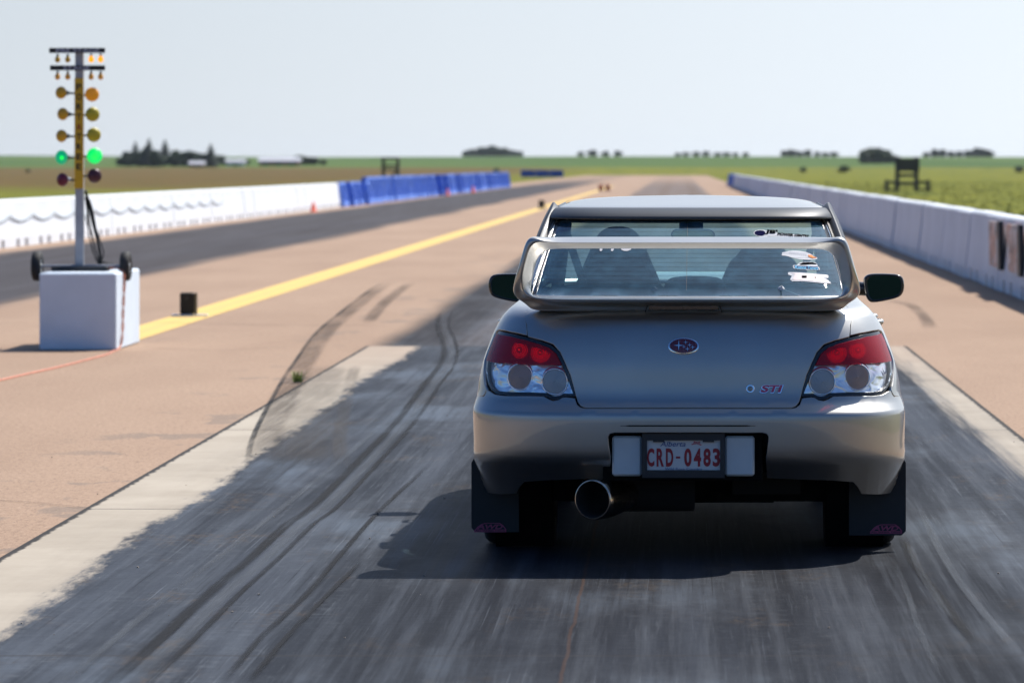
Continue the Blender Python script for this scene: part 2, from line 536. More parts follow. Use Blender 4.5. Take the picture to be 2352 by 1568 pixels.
def ribbon(name, pts, w, mat, z, n=10):
    P = crom([(p[0], p[1], 0) for p in pts], n)
    vs = []; fs = []
    L = len(P)
    for i, p in enumerate(P):
        d = (P[min(i+1, L-1)]-P[max(i-1, 0)]).normalized()
        nn = Vector((-d.y, d.x, 0))
        k = min(1, 7*min(i+0.4, L-1-i+0.4)/L)
        for s_ in (-1, 1):
            q = p+nn*w*0.75*s_
            vs.append((q.x, q.y, z))
    for i in range(L-1):
        fs.append((2*i, 2*i+2, 2*i+3, 2*i+1))
    me = bpy.data.meshes.new(name); me.from_pydata(vs, [], fs); me.materials.append(mat)
    uvl = me.uv_layers.new(name='UVMap')
    for lp in me.loops:
        uvl.data[lp.index].uv = (lp.vertex_index % 2, (lp.vertex_index//2)/(L-1))
    o = bpy.data.objects.new(name, me); C.objects.link(o)
    return tag(o, kind='structure')

def skid_mat(name, col, amt):
    m = Mat(name); nt = m.nt
    n = m.noise(m.vec(m.x*26, m.y*0.6), 1.0, 6, 0.7)
    n2 = m.noise(m.vec(m.x*2, m.y*0.35), 1.0, 4, 0.6)
    a = ((n.ss(0.30, 0.6)*0.6+0.4)*(n2.ss(0.25, 0.6)*0.6+0.4)*amt).clamp()
    tc = nt.nodes.new('ShaderNodeTexCoord'); sp = nt.nodes.new('ShaderNodeSeparateXYZ'); nt.links.new(tc.outputs['UV'], sp.inputs[0])
    u, v = E(nt, sp.outputs[0]), E(nt, sp.outputs[1])
    a = a*u.ss(0.0, 0.30)*u.ss(1.0, 0.70)*v.ss(0.0, 0.16)*v.ss(1.0, 0.84)
    m.set('Base Color', col).set('Roughness', 0.75).set('Alpha', a).set('Specular IOR Level', 0.15)
    return m.m
M_sk = skid_mat('tyre_rubber_mark', (0.010, 0.010, 0.011), 0.80)
M_skl = skid_mat('faint_rubber_mark', (0.045, 0.034, 0.028), 0.42)
M_skf = skid_mat('rubber_film', (0.10, 0.085, 0.07), 0.30)
M_skp = skid_mat('pale_scuff_mark', (0.13, 0.142, 0.158), 0.30)
def Gp(l): return [G(*p)[:2] for p in l]
main = [(150, 1680), (269, 1565), (384, 1459), (480, 1368), (576, 1286), (658, 1210), (720, 1166), (816, 1070), (912, 970), (975, 885), (1008, 845), (1020, 812), (1015, 779), (1005, 752), (1012, 722), (1045, 690)]
mw = Gp(main)
ribbon('tyre_mark', mw, 0.042, M_sk, 0.012)
ribbon('tyre_mark', [(x+0.115, y) for x, y in mw], 0.024, M_sk, 0.012)
ribbon('tyre_mark', [(x+0.065, y) for x, y in mw], 0.045, M_skp, 0.0125)
a = Gp([(605, 1080), (612, 1020), (640, 950), (680, 870), (700, 838), (745, 770), (800, 720), (860, 672), (900, 645)])
ribbon('tyre_mark', a, 0.15, M_skl, 0.016)
ribbon('tyre_mark', [(x+0.05, y+0.3) for x, y in Gp([(825, 750), (850, 720), (880, 690), (935, 650)])], 0.13, M_skl, 0.016)
ribbon('tyre_mark', [(x+0.42, y) for x, y in a[:5]], 0.08, M_skf, 0.0125)
ribbon('tyre_mark', [(x-0.085, y) for x, y in a], 0.03, M_sk, 0.0175)
ribbon('tyre_mark', [(x+0.2, y) for x, y in a[:5]], 0.30, M_skf, 0.0145)
ribbon('tyre_mark', Gp([(500, 1590), (600, 1470), (700, 1375), (790, 1270), (880, 1170), (1000, 1060)]), 0.022, M_sk, 0.0135)
ribbon('tyre_mark', Gp([(560, 1590), (650, 1480), (735, 1390), (840, 1285)]), 0.02, M_sk, 0.0145)
ribbon('tyre_mark', Gp([(2070, 1230), (2100, 1300), (2160, 1380), (2250, 1500)]), 0.035, M_sk, 0.0125)
ribbon('tyre_mark', Gp([(2110, 1170), (2170, 1290), (2240, 1390), (2350, 1520)]), 0.03, M_skp, 0.0135)
ribbon('tyre_mark', Gp([(2085, 1250), (2120, 1330), (2190, 1440)]), 0.025, M_skp, 0.0145)
ribbon('tyre_mark', Gp([(2050, 1290), (2085, 1370), (2110, 1450), (2160, 1560)]), 0.02, M_skp, 0.0135)
ribbon('tyre_mark', Gp([(2140, 760), (2120, 725), (2085, 700), (2020, 690)]), 0.12, M_skl, 0.012)
ribbon('tyre_mark', Gp([(120, 1600), (330, 1420), (560, 1240), (760, 1080), (900, 960)]), 0.03, M_skp, 0.0125)

M_crk = simple('crack_filler', (0.05, 0.035, 0.028), 0.9)
for pl, w_ in (([(330, 742), (520, 746), (700, 749), (905, 748)], .05), ([(-40, 1150), (60, 1156), (150, 1164), (215, 1172)], .012), ([(330, 800), (500, 806), (640, 800)], .02), ([(-20, 745), (70, 742)], .05)):
    ribbon('pavement_crack', Gp(pl), w_, skid_mat('crack_shade', (0.05, 0.034, 0.026), 0.7), 0.0095)
# loose grit on the pad
m_st = simple('grit', (0.30, 0.25, 0.20), 0.9, var=0.4, scale=3)
b = MB()
for i in range(90):
    x = rnd.uniform(-3.6, 2.6); y = rnd.uniform(12.5, 30); s_ = rnd.uniform(0.002, 0.005)
    if -0.9 < x < 1.0 and 16.9 < y: continue
    b.add([(x+s_*rnd.uniform(.6, 1.3)*math.cos(a_), y+s_*rnd.uniform(.6, 1.3)*math.sin(a_), 0.008+h_) for h_ in (0, s_) for a_ in (0, 1.3, 2.5, 3.9, 5.1)],
          [(0, 1, 6, 5), (1, 2, 7, 6), (2, 3, 8, 7), (3, 4, 9, 8), (4, 0, 5, 9), (5, 6, 7, 8, 9)])
tag(b.build('grit', m_st), 'scattered specks of grit lying on the rubbered pad', 'grit', kind='stuff')

# ------------------------------------------------------------------ long walls of barriers
M_white = simple('white_barrier_paint', (0.68, 0.705, 0.745), 0.7, var=0.06, scale=1.7, bump=0.1)
M_blue = simple('blue_barrier_plastic', (0.065, 0.175, 0.60), 0.5, var=0.25, scale=2.2)
M_scallop = simple('scallop_grey', (0.36, 0.40, 0.42), 0.9)
def jersey(L=3.0, H=0.93, wb=0.21, wt=0.135):
    """concrete barrier lying along Y, centred, two forklift slots at the foot"""
    b = MB()
    prof = [(-wb, 0.16), (-wb, 0.19), (-wt-0.02, 0.62), (-wt, H-0.03), (-wt+0.03, H), (wt-0.03, H), (wt, H-0.03), (wt+0.02, 0.62), (wb, 0.19), (wb, 0.16)]
    b.prism(prof, -L/2+0.012, L/2-0.012, 'y')
    y0 = -L/2+0.012
    for c in (-0.55, 0.55):
        b.box(-wb, wb, y0, c-0.17, 0, 0.16); y0 = c+0.17
    b.box(-wb, wb, y0, L/2-0.012, 0, 0.16)
    return b
def barrier(L, H, wall_side):
    o = jersey(L, H).build('concrete_barrier', M_white, angle=30)
    tag(o, None, 'barrier')
    return o
def scallop(side):
    pts = [(side*(0.175+0.012), -1.5+3.0*k/12, 0.50+0.13*(2*k/12-1)**2) for k in range(13)]
    return MB().tube(pts, 0.015, 6).build('scallop_line', M_scallop, smooth=True)  # grey tube following the scalloped line along each barrier
# left wall
o0 = barrier(3.0, 0.93, 1); r0 = scallop(1); r0.parent = o0
G1 = 'white concrete barriers in the wall beyond the far lane'
tag(o0, 'white concrete barrier with forklift slots in the wall along the far lane', group=G1)
o0.location = (-13.28, 63.5, 0.004)
k = 1
y = 66.5
while y < 164.8:
    kids = [r0] if y < 121 else []
    d = dup(o0, kids, (-13.28+rnd.uniform(-.008, .008), y, 0.004), rnd.uniform(-.004, .004))
    if not kids:
        d['label'] = 'plain white concrete barrier without rope in the wall along the far lane'
    y += 3.0
wall_gap_y = y
# right wall
q0 = barrier(3.0, 0.955, -1)
G2 = 'white concrete barriers in the wall right of the car'
tag(q0, 'white concrete barrier in the shaded wall to the right of the car', group=G2)
q0.location = (4.31, 23.0, 0.004)
y = 26.0
while y < 318:
    d = dup(q0, [], (4.31+rnd.uniform(-.02, .02), y, 0.004+rnd.uniform(-.012, 0.006)), rnd.uniform(-.008, .008))
    y += 3.0
# blue plastic barriers
def blue(L, H):
    b = MB()
    b.prism([(-0.27, 0), (-0.27, 0.14), (-0.15, 0.34), (-0.11, H-0.03), (-0.09, H), (0.09, H), (0.11, H-0.03), (0.15, 0.34), (0.27, 0.14), (0.27, 0)], -L/2+0.02, L/2-0.02, 'y')
    for c in (-0.68, -0.34, 0.0, 0.34, 0.68):
        for sx in (-1, 1):
            b.add([(sx*0.255, c-0.05, 0.20), (sx*0.255, c+0.05, 0.20), (sx*0.14, c-0.05, H-0.08), (sx*0.14, c+0.05, H-0.08),
                   (sx*0.09, c-0.07, 0.20), (sx*0.09, c+0.07, 0.20), (sx*0.09, c-0.07, H-0.08), (sx*0.09, c+0.07, H-0.08)],
                  [(0, 1, 3, 2), (0, 2, 6, 4), (1, 5, 7, 3), (2, 3, 7, 6), (0, 4, 5, 1)])
    return b.build('plastic_barrier', M_blue, angle=30)
G3 = 'blue plastic barriers along the far lane'
lowb = blue(2.0, 0.95); tag(lowb, 'low blue plastic barrier at the near end of the blue row', 'barrier', G3)
highb = blue(2.0, 1.12); tag(highb, 'taller blue plastic barrier in the long blue row beside the far lane', 'barrier', G3)
y = wall_gap_y-0.4; i = 0; j = 0
while y < 318:
    x = -13.2+rnd.uniform(-.08, .08)+(0.0 if y < 179 else -0.05)+(y-165)*0.003
    rz = rnd.uniform(-.06, .06)
    if y < 178:
        if i == 0: lowb.location = (x, y, 0.004)
        else: dup(lowb, [], (x, y, 0.004), rz)
        i += 1
    else:
        if j == 0: highb.location = (x, y, 0.004)
        else: dup(highb, [], (x, y, 0.004), rz)
        j += 1
    y += 2.0
for k in range(20):
    d = dup(lowb, [], (4.45-0.004*k, 319+2.0*k, 0.004), rnd.uniform(-.05, .05), 'blue plastic barrier at the far end of the right wall')
    d['group'] = 'blue plastic barriers continuing the right wall'
M_blue2 = simple('deep_blue_tarp', (0.015, 0.09, 0.42), 0.6, var=0.3, scale=0.8)
bb = blue(2.0, 1.0); bb.data.materials[0] = M_blue2
tag(bb, 'deep blue barrier in the short row set across beyond the far lane', 'barrier', 'deep blue barriers standing across the grass')
for k in range(3):
    x = -21.3+2.03*k
    if k == 0: bb.location = (x, 600, 0.0); bb.rotation_euler = (0, 0, PI/2)
    else: dup(bb, [], (x, 600, 0.0), PI/2)

# banners hung on the right wall
def banner_mat(name, seed):
    m = Mat(name)
    a = m.noise(m.vec(m.y*2.2+seed, m.z*2.4), 1.0, 2, 0.5, 0.8)
    b_ = m.noise(m.vec(m.y*4+seed*2, m.z*5+3), 1.0, 2)
    c = m.mix(a.ss(0.42, 0.5), (0.70, 0.68, 0.66), (0.62, 0.36, 0.26))
    c = m.mix(b_.ss(0.56, 0.62), c, (0.20, 0.12, 0.10))
    c = m.mix(b_.ss(0.40, 0.34), c, (0.72, 0.72, 0.76))
    m.set('Base Color', c).set('Roughness', 0.6)
    return m.m
M_black = simple('black_plastic', (0.018, 0.018, 0.02), 0.5)
for k, (yc_, w_) in enumerate(((54.7, 2.1), (51.6, 2.3))):
    M_bn = banner_mat('banner_print', 3.1+k*4)
    e = empty('wall_banner', (4.09, yc_, 0.30))
    tag(e, ('upright picture banner on the right wall, the one further from the camera', 'upright picture banner on the right wall, the one nearer the camera')[k], 'banner', 'picture banners fixed to the right wall')
    e.rotation_euler = (0, R_(-1.0), 0)
    MB().box(0.0, 0.02, -w_*0.36, w_*0.5, 0.0, 0.58).build('picture_panel', M_bn, e)
    MB().box(-0.03, 0.03, -w_*0.5, -w_*0.36, -0.02, 0.60).build('dark_edge', M_black, e)
# ------------------------------------------------------------------ trees
M_bark = simple('bark', (0.07, 0.05, 0.035), 0.9, bump=0.3)
def leaf_mat(name, a, b_):
    m = Mat(name)
    n = m.noise(scale=1.2, detail=3)
    m.set('Base Color', m.mix(n.ss(0.35, 0.65), a, b_)).set('Roughness', 0.7)
    return m.m
M_leafs = [leaf_mat('dark_foliage', (0.022, 0.048, 0.020), (0.045, 0.085, 0.030)),
           leaf_mat('olive_foliage', (0.045, 0.075, 0.020), (0.085, 0.120, 0.030)),
           leaf_mat('spruce_needles', (0.016, 0.036, 0.022), (0.030, 0.058, 0.032))]
def tree_proto(kind, h, w, mat, seed):
    r = random.Random(seed)
    root = empty('conifer_tree' if kind == 'spruce' else 'broadleaf_tree')
    t = MB()
    if kind == 'spruce':
        t.tube([(0, 0, 0), (0.05, 0, h*0.5), (0, 0, h*0.97)], [h*.028, h*.018, h*.005], 7)
        c = MB()
        for i in range(2600):
            u = r.random()**1.4; z = h*(0.08+0.92*u)
            rad = w*.72*(1-u)**0.75*(0.75+0.35*math.sin(z*5.1))*r.uniform(0.35, 1.1)
            a_ = r.uniform(0, 2*PI); s_ = h*0.085*(1.3-u)*r.uniform(.6, 1.4)
            p = Vector((rad*math.cos(a_), rad*math.sin(a_), z))
            o_ = Vector((math.cos(a_), math.sin(a_), -0.35))*s_
            sd_ = Vector((-math.sin(a_), math.cos(a_), 0))*s_*0.5
            c.add([p-o_-sd_, p-o_+sd_, p+o_+Vector((0, 0, -s_*.2))], [(0, 1, 2)])
    else:
        t.tube([(0, 0, 0), (0.1, 0, h*.25), (-0.05, 0.1, h*.6)], [h*.035, h*.025, h*.01], 7)
        blobs = []
        for i in range(9):
            a_ = r.uniform(0, 2*PI); q = r.uniform(0, w*.33); z = h*r.uniform(.16, .76)
            blobs.append((Vector((q*math.cos(a_), q*math.sin(a_), z)), r.uniform(.16, .27)*min(h, w)))
            t.tube([(0, 0, h*.25), ((q*math.cos(a_))*.6, (q*math.sin(a_))*.6, z*.75), tuple(blobs[-1][0])], [h*.015, h*.009, h*.003], 5)
        c = MB()
        for i in range(2600):
            bc, br = r.choice(blobs)
            d = Vector((r.gauss(0, 1), r.gauss(0, 1), r.gauss(0, 1))).normalized()
            p = bc+d*br*r.uniform(.55, 1.15); p.z = max(p.z, h*.06)
            s_ = h*r.uniform(.025, .05)
            u_ = Vector((r.gauss(0, 1), r.gauss(0, 1), r.gauss(0, 1))).normalized()*s_
            v_ = u_.cross(Vector((r.gauss(0, 1), r.gauss(0, 1), r.gauss(0, 1)))).normalized()*s_
            c.add([p-u_, p+v_, p+u_, p-v_], [(0, 1, 2, 3)])
    tk = t.build('trunk', M_bark, root, smooth=True)
    cr = c.build('crown', mat, root)
    return root, [tk, cr]
protos = {}
def tree(kind, mi, px, base_py_unused, Y, hpx, wratio, label, group):
    x = (px-VPX)/FL*Y
    h = hpx*Y/FL*1.08*rnd.uniform(.84, 1.16); wratio *= rnd.uniform(.95, 1.4)
    key = (kind, mi)
    if key not in protos:
        protos[key] = tree_proto(kind, 7.0, 3.2 if kind == 'spruce' else 6.0, M_leafs[mi], len(protos)+3)
        o = protos[key][0]
    else:
        o, kids = protos[key]
        o = dup(o, kids, (0, 0, 0))
    o.location = (x, Y, rise(x, Y)-0.1)
    o.rotation_euler = (0, 0, rnd.uniform(0, 6.28))
    s = h/7.0
    o.scale = (s*wratio, s*wratio, s)
    tag(o, label, 'tree', group)
    return o
gL = 'farmyard trees on the left horizon'
for px, hp, wr, kd in [(276, 24, 1.5, 'b'), (292, 30, 1.2, 'b'), (311, 47, .95, 's'), (322, 36, 1.1, 'b'), (342, 60, .95, 's'), (338, 38, 1.1, 'b'), (356, 42, 1.2, 'b'), (368, 30, 1.2, 'b'), (379, 51, .85, 's'),
                       (404, 34, 1.4, 'b'), (420, 34, 1.4, 'b'), (436, 31, 1.5, 'b'), (452, 32, 1.4, 'b'), (466, 27, 1.4, 'b')]:
    tree('spruce' if kd == 's' else 'broadleaf', 2 if kd == 's' else 0, px, 0, 1250+rnd.uniform(-60, 60), hp, wr,
         'dark spruce rising above the farmyard clump on the left' if kd == 's' else 'dark bushy tree in the farmyard clump left of the lone spruce', gL)
tree('spruce', 2, 484, 0, 1200, 58, 1.15, 'lone dark spruce standing right of the farmyard tree clump', None)
for px, hp in ((504, 22), (512, 14), (560, 14), (690, 22), (705, 20), (722, 18), (742, 12)):
    tree('broadleaf', 1, px, 0, 1350, hp, 1.6, 'low olive tree near the red farm building on the left horizon', 'low trees around the farm building')
for k in range(15):
    u = k/14; px = 1068+u*128
    tree('broadleaf', 0, px, 0, 2380+rnd.uniform(-40, 40), 9+13*math.sin(PI*(0.12+0.82*u)), 1.5, 'dark tree in the rounded grove on the central horizon', 'trees of the rounded grove')
for px in (1335, 1362, 1392, 1418, 1600, 1622, 1648, 1668, 1690, 1712, 1556, 1575):
    tree('broadleaf', 0, px, 0, 2300, rnd.uniform(9, 14), 2.0, 'small far tree in the thin line on the horizon above the car', 'far line of trees above the car')
for px, hp in ((1800, 13), (1818, 15), (1836, 13), (1856, 14), (1876, 12), (1896, 12), (1915, 10)):
    tree('broadleaf', 0, px, 0, 2300, hp, 1.9, 'small far tree in the low grove right of the car roof', 'low grove right of the car roof')
for px, hp in ((2128, 13), (2146, 17), (2164, 18), (2184, 15), (2204, 16), (2224, 18), (2242, 21), (2258, 21), (2274, 16)):
    tree('broadleaf', 0, px, 0, 2200, hp, 1.7, 'far tree in the long grove on the right horizon', 'long grove on the right horizon')
for px, hp, wr in ((1984, 26, 1.3), (2002, 32, 1.2), (2018, 38, 1.1), (2034, 32, 1.3), (2052, 20, 1.5)):
    tree('broadleaf', 1, px, 0, 1450+rnd.uniform(-20, 20), hp, wr, 'olive tree of the bushy clump left of the dark steel frame', 'bushy clump by the steel frame')
for px, hp in ((1845, 12), (1938, 14), (2100, 14), (2340, 17), (64, 10), (1140, 11)):
    tree('broadleaf', 1, px, 0, 900, hp, 1.7, 'single low bush standing alone in the field', 'lone bushes in the fields')

# ------------------------------------------------------------------ farm buildings
M_rw = simple('rust_red_siding', (0.16, 0.045, 0.035), 0.8)
M_roofp = simple('pale_metal_roof', (0.42, 0.42, 0.45), 0.5)
M_wh = simple('white_siding', (0.55, 0.56, 0.56), 0.7)
M_dk = simple('dark_opening', (0.03, 0.03, 0.035), 0.6)
def farm_building(name, x, Y, w, d, h, rh, wm, rm, label, cat, nd):
    e = empty(name, (x, Y, rise(x, Y)-0.2))
    tag(e, label, cat)
    MB().box(-w/2, w/2, 0, d, 0, h).build('wall', wm, e)
    b = MB(); b.prism([(-0.4, h), (d+0.4, h), (d/2, h+rh)], -w/2-0.5, w/2+0.5, 'x'); b.build('roof', rm, e)
    for i in range(nd):
        cx = -w/2+w*(i+0.5)/nd
        MB().box(cx-w*0.06, cx+w*0.06, -0.06, -0.003, 0.1, h*0.7).build('door', M_dk, e)
    return e
def fx(px, Y): return (px-VPX)/FL*Y
farm_building('barn', fx(640, 1300), 1300, 12.0, 8, 1.6, 1.2, M_rw, M_roofp, 'long rust red barn with a pale roof on the left horizon', 'barn', 3)
farm_building('shed', fx(540, 1280), 1280, 5.2, 5, 1.4, 0.9, M_wh, M_roofp, 'small white shed between the lone spruce and the red barn', 'shed', 1)
farm_building('farmhouse', fx(451, 1190), 1190, 3.6, 5, 1.2, 0.8, simple('pink_brick', (0.3, 0.15, 0.13), .8), M_roofp, 'small reddish farmhouse at the foot of the farmyard trees', 'house', 1)

# dark steel frames beside the strip
M_steel = simple('dark_steel', (0.065, 0.058, 0.050), 0.7)
def scaffold(name, x, Y, w, h, side, label, levels):
    e = empty(name, (x, Y, 0)); tag(e, label, 'steel frame')
    r = 0.10 if side else 0.07
    for sx in (-1, 1):
        for sy in (0, 1.4):
            MB().box(sx*w/2-r, sx*w/2+r, sy-r, sy+r, 0, h).build('post', M_steel, e)
    for z in levels:
        b = MB()
        b.box(-w/2, w/2, -r-0.003, r+0.003, z-r, z+r); b.box(-w/2, w/2, 1.4-r-0.003, 1.4+r+0.003, z-r, z+r)
        b.build('crossbar', M_steel, e)
    if side:
        for sx in (-1, 1):
            b = MB(); x0, x1 = sorted((sx*(w/2+0.1), sx*(w/2+0.75)))
            b.box(x0, x1, -0.12, 0.12, 0.50, 0.66); b.box(x0, x1, -0.12, 0.12, 0.06, 0.16)
            b.box(sx*(w/2+.70)-0.12, sx*(w/2+.70)+0.12, -0.15, 0.15, 0.0, 0.72)
            b.build('side_gate', M_steel, e)
        MB().box(-w/2-0.15, w/2+0.15, -0.2, 0.2, h-0.9, h-0.1).build('display_board', M_steel, e)
    else:
        MB().box(-w/2-0.1, w/2+0.1, -0.2, 1.6, h*0.60, h*0.66).build('platform', M_steel, e)
        MB().box(-w/2-0.1, w/2+0.1, -0.2, 1.6, h, h+0.15).build('top_deck', M_steel, e)
        MB().tube([(w/2, -.1, h*.62), (-w/2, -.1, 0)], 0.07, 6).build('brace', M_steel, e)
scaffold('steel_tower', fx(896, 330), 330, 1.15, 2.1, False, 'dark steel tower rising behind the blue barriers', (0.6, 1.6))
scaffold('gantry', fx(2084, 265), 265, 1.2, 2.15, True, 'dark steel goal shaped frame in the grass behind the right wall', (0.5, 1.0, 1.9))

# ------------------------------------------------------------------ cones and timing boxes
M_or = simple('orange_plastic', (0.85, 0.09, 0.03), 0.5)
def cone(x, y, label, s=1.0):
    e = empty('traffic_cone', (x, y, 0.006)); e.scale = (s, s, s); tag(e, label, 'cone', 'orange cones beside the far barriers')
    MB().lathe([(0.145, 0.02), (0.13, 0.03), (0.03, 0.45), (0.022, 0.46), (0.001, 0.46)], 16).build('cone_body', M_or, e, smooth=True)
    MB().box(-0.18, 0.18, -0.18, 0.18, 0, 0.022).build('base', M_or, e)
cone(-12.65, 147.0, 'orange traffic cone at the foot of the white wall', .8)
cone(-12.3, 226, 'orange traffic cone before the blue barriers, the nearer of two', .9)
cone(-12.2, 252, 'orange traffic cone before the blue barriers, the farther of two', .9)
M_rust = simple('rusty_orange', (0.45, 0.13, 0.05), 0.7)
for k, (px, py, nm) in enumerate(((1380, 434, 'left'), (1396, 434, 'right'))):
    x, y, _ = G(px, py+5)
    e = empty('track_marker', (x, y, 0.008)); tag(e, 'small rusty marker block far down the strip, the %s one of a pair' % nm, 'marker', 'rusty marker blocks down the strip')
    MB().box(-.14, .14, -.08, .08, 0.03, .42, bev=.02).build('block', M_rust, e); MB().box(-.2, .2, -.12, .12, 0, .03).build('base', M_rust, e)
M_lbr = simple('brown_box_side', (0.10, 0.085, 0.05), 0.6)
def timing_box(x, y, s, label):
    e = empty('timing_box', (x, y, 0.008), R_(4)); e.scale = (s, s, s)
    tag(e, label, 'timing box', 'black timing boxes on the yellow line')
    b = MB().box(-.075, .075, -.06, .06, .02, .25, bev=.012); b.build('housing', simple('matte_black_housing', (0.014, 0.014, 0.013), .8), e)
    MB().box(.078, .105, -.045, .075, .02, .245).build('side_cover', M_lbr, e)
    MB().box(-.16, .22, -.07, .07, 0, .018).build('base_plate', M_white, e)
    MB().lathe([(.001, 0), (.018, 0), (.022, -.012), (.022, 0)], 14, Matrix.Translation((0, -.0625, .19)) @ Matrix.Rotation(R_(90), 4, 'X')).build('sensor_eye', M_black, e)
timing_box(fx(430, 45), 45, 1.0, 'black timing box on the yellow line beside the start tree')
timing_box(fx(1243, 158), 158, 1.25, 'small black timing box far along the yellow line')

# weed growing from the joint
M_weed = simple('weed_green', (0.16, 0.22, 0.03), 0.7)
wx, wy = -2.80, 31.2
b = MB()
for i in range(46):
    a_ = rnd.uniform(0, 2*PI); L_ = rnd.uniform(.05, .11); bx_ = wx+rnd.uniform(-.03, .03); by_ = wy+rnd.uniform(-.03, .03)
    dx, dy = math.cos(a_)*L_*.6, math.sin(a_)*L_*.6
    nx, ny = -math.sin(a_)*.004, math.cos(a_)*.004
    b.add([(bx_-nx, by_-ny, .004), (bx_+nx, by_+ny, .004), (bx_+dx*.5+nx, by_+dy*.5+ny, L_*.7), (bx_+dx*.5-nx, by_+dy*.5-ny, L_*.7), (bx_+dx, by_+dy, L_)], [(0, 1, 2, 3), (3, 2, 4)])
tag(b.build('weed', M_weed), 'small green weed tuft in the joint between asphalt and concrete', 'plant')

# grass standing along the edges of the strip (uncountable)
m_gr = leaf_mat('tall_grass', (0.10, 0.125, 0.025), (0.19, 0.185, 0.04))
b = MB()
def tuft(x, y, h):
    for k in range(5):
        a_ = rnd.uniform(0, PI); w_ = h*.35
        ox, oy = rnd.uniform(-h, h), rnd.uniform(-h, h)
        dx, dy = math.cos(a_)*w_, math.sin(a_)*w_
        lx, ly = rnd.uniform(-.4, .4)*h, rnd.uniform(-.4, .4)*h
        b.add([(x+ox-dx, y+oy-dy, 0), (x+ox+dx, y+oy+dy, 0), (x+ox+lx, y+oy+ly, h*rnd.uniform(.6, 1.2))], [(0, 1, 2)])
for i in range(2600):
    y = rnd.uniform(62, 130); tuft(rnd.uniform(-15.8, -15.8-y*.06), y, rnd.uniform(.10, .30))
for i in range(2600):
    y = rnd.uniform(45, 420); tuft(rnd.uniform(5.4, 5.4+y*.07), y, rnd.uniform(.04, .10))
tag(b.build('grass', m_gr), 'rough grass growing behind both walls', 'grass', kind='stuff')

# ------------------------------------------------------------------ concrete block and start tree
M_block = simple('white_block_paint', (0.60, 0.68, 0.76), 0.65, var=0.05, scale=3, bump=0.08)
blk = MB().box(-5.53, -4.865, 36.7, 38.3, 0.004, 0.675, bev=0.014)
blk = blk.build('concrete_block', M_block, angle=25)
tag(blk, 'white painted concrete block carrying the start light tree', 'block')

TY = 37.3
TX = fx(183, TY)
tree_root = empty('start_light_tree', (TX, TY, 0.675))
tag(tree_root, 'drag strip start light tree on a wheeled axle atop the white block', 'light tree')
def tp(px, py, dy=0.0):
    x, y, z = at(px, py, TY+dy)
    return Vector((x-TX, dy, z-0.675))
M_alu = simple('grey_painted_steel', (0.33, 0.34, 0.37), 0.5, metal=0.2)
M_yel = simple('yellow_banner_vinyl', (0.62, 0.36, 0.010), 0.6)
M_blk = simple('black_sign', (0.012, 0.013, 0.016), 0.6)
M_pale = simple('pale_lettering', (0.36, 0.38, 0.48), 0.7)
M_red = simple('red_lettering', (0.30, 0.02, 0.01), 0.6)
top = tp(183, 112).z
MB().box(-.036, .036, -.036, .036, 0.0, top, bev=.006).build('pole', M_alu, tree_root)
z0, z1 = tp(0, 433).z, tp(0, 180).z
ban = MB().box(-.039, .039, -.046, -.0365, z0, z1).build('lettered_banner', M_yel, tree_root)
w9 = 'PORTATREE'
def flat_text(s, cx, cz, w, h, y, mat, name, parent, bold=.02, M=None):
    vs, fs = text2d(s, bold)
    b = MB(); b.add([(cx+u*w, y, cz+v*h) for u, v in vs], fs, M)
    b.add([(cx+u*w, y+0.0015, cz+v*h) for u, v in vs], [f[::-1] for f in fs], M)
    return b.build(name, mat, parent)
for i, ch in enumerate(w9):
    zc = tp(0, 200+ (383-200)*i/8).z
    flat_text(ch, 0, zc, .046, .056, -.0475, M_red if ch == 'A' else M_blk, 'letter', ban, .03)
for (pa, pb, txt, wd, cxp) in (((115, 111), (243, 122.5), 'PRE STAGE', .38, 181), ((117, 151), (243, 162.5), 'STAGE', .235, 178)):
    a_, c_ = tp(*pa), tp(*pb)
    bd = MB().box(a_.x, c_.x, -.058, -.040, c_.z, a_.z).build('sign_board', M_blk, tree_root)
    flat_text(txt, tp(cxp, 0).x, (a_.z+c_.z)/2, wd, .034, -.060, M_pale, 'lettering', bd, .02)
def lamp_mat(name, col, e=0.0, ecol=None, rough=0.25):
    m = Mat(name); m.set('Base Color', col).set('Roughness', rough+.2).set('Coat Weight', 0.15)
    m.set('Emission Color', ecol or col).set('Emission Strength', e)
    return m.m
M_amb = lamp_mat('amber_bulb', (0.60, 0.34, 0.02))
M_amb2 = lamp_mat('orange_bulb', (0.85, 0.38, 0.04))
M_lit = lamp_mat('lit_amber_bulb', (0.4, 0.15, 0.0), 0.8, (1.0, 0.36, 0.0))
M_sock = simple('lamp_socket', (0.02, 0.035, 0.04), 0.5)
M_sock2 = simple('steel_socket', (0.45, 0.47, 0.52), 0.35, metal=0.8)
def bulb(px, py, mat, label=None):
    p = tp(px, py, -.049)
    prof = [(.001, -.030), (.012, -.028), (.021, -.018), (.0245, -.004), (.021, .010), (.013, .022), (.009, .030), (.001, .031)]
    o = MB().lathe(prof, 18, Matrix.Translation(p)).build('stage_bulb', mat, tree_root, smooth=True)
    MB().lathe([(.010, .028), (.011, .046), (.001, .047)], 12, Matrix.Translation(p)).build('socket', M_sock, o, smooth=True)
    if label: o['label'] = label
for px in (132.3, 155.6): bulb(px, 136.5, M_amb, 'unlit amber bulb under the upper board'); bulb(px, 176, M_amb2)
for px in (209.4, 231.2): bulb(px, 136, M_lit, 'glowing amber bulb under the upper board'); bulb(px, 176, M_amb2)
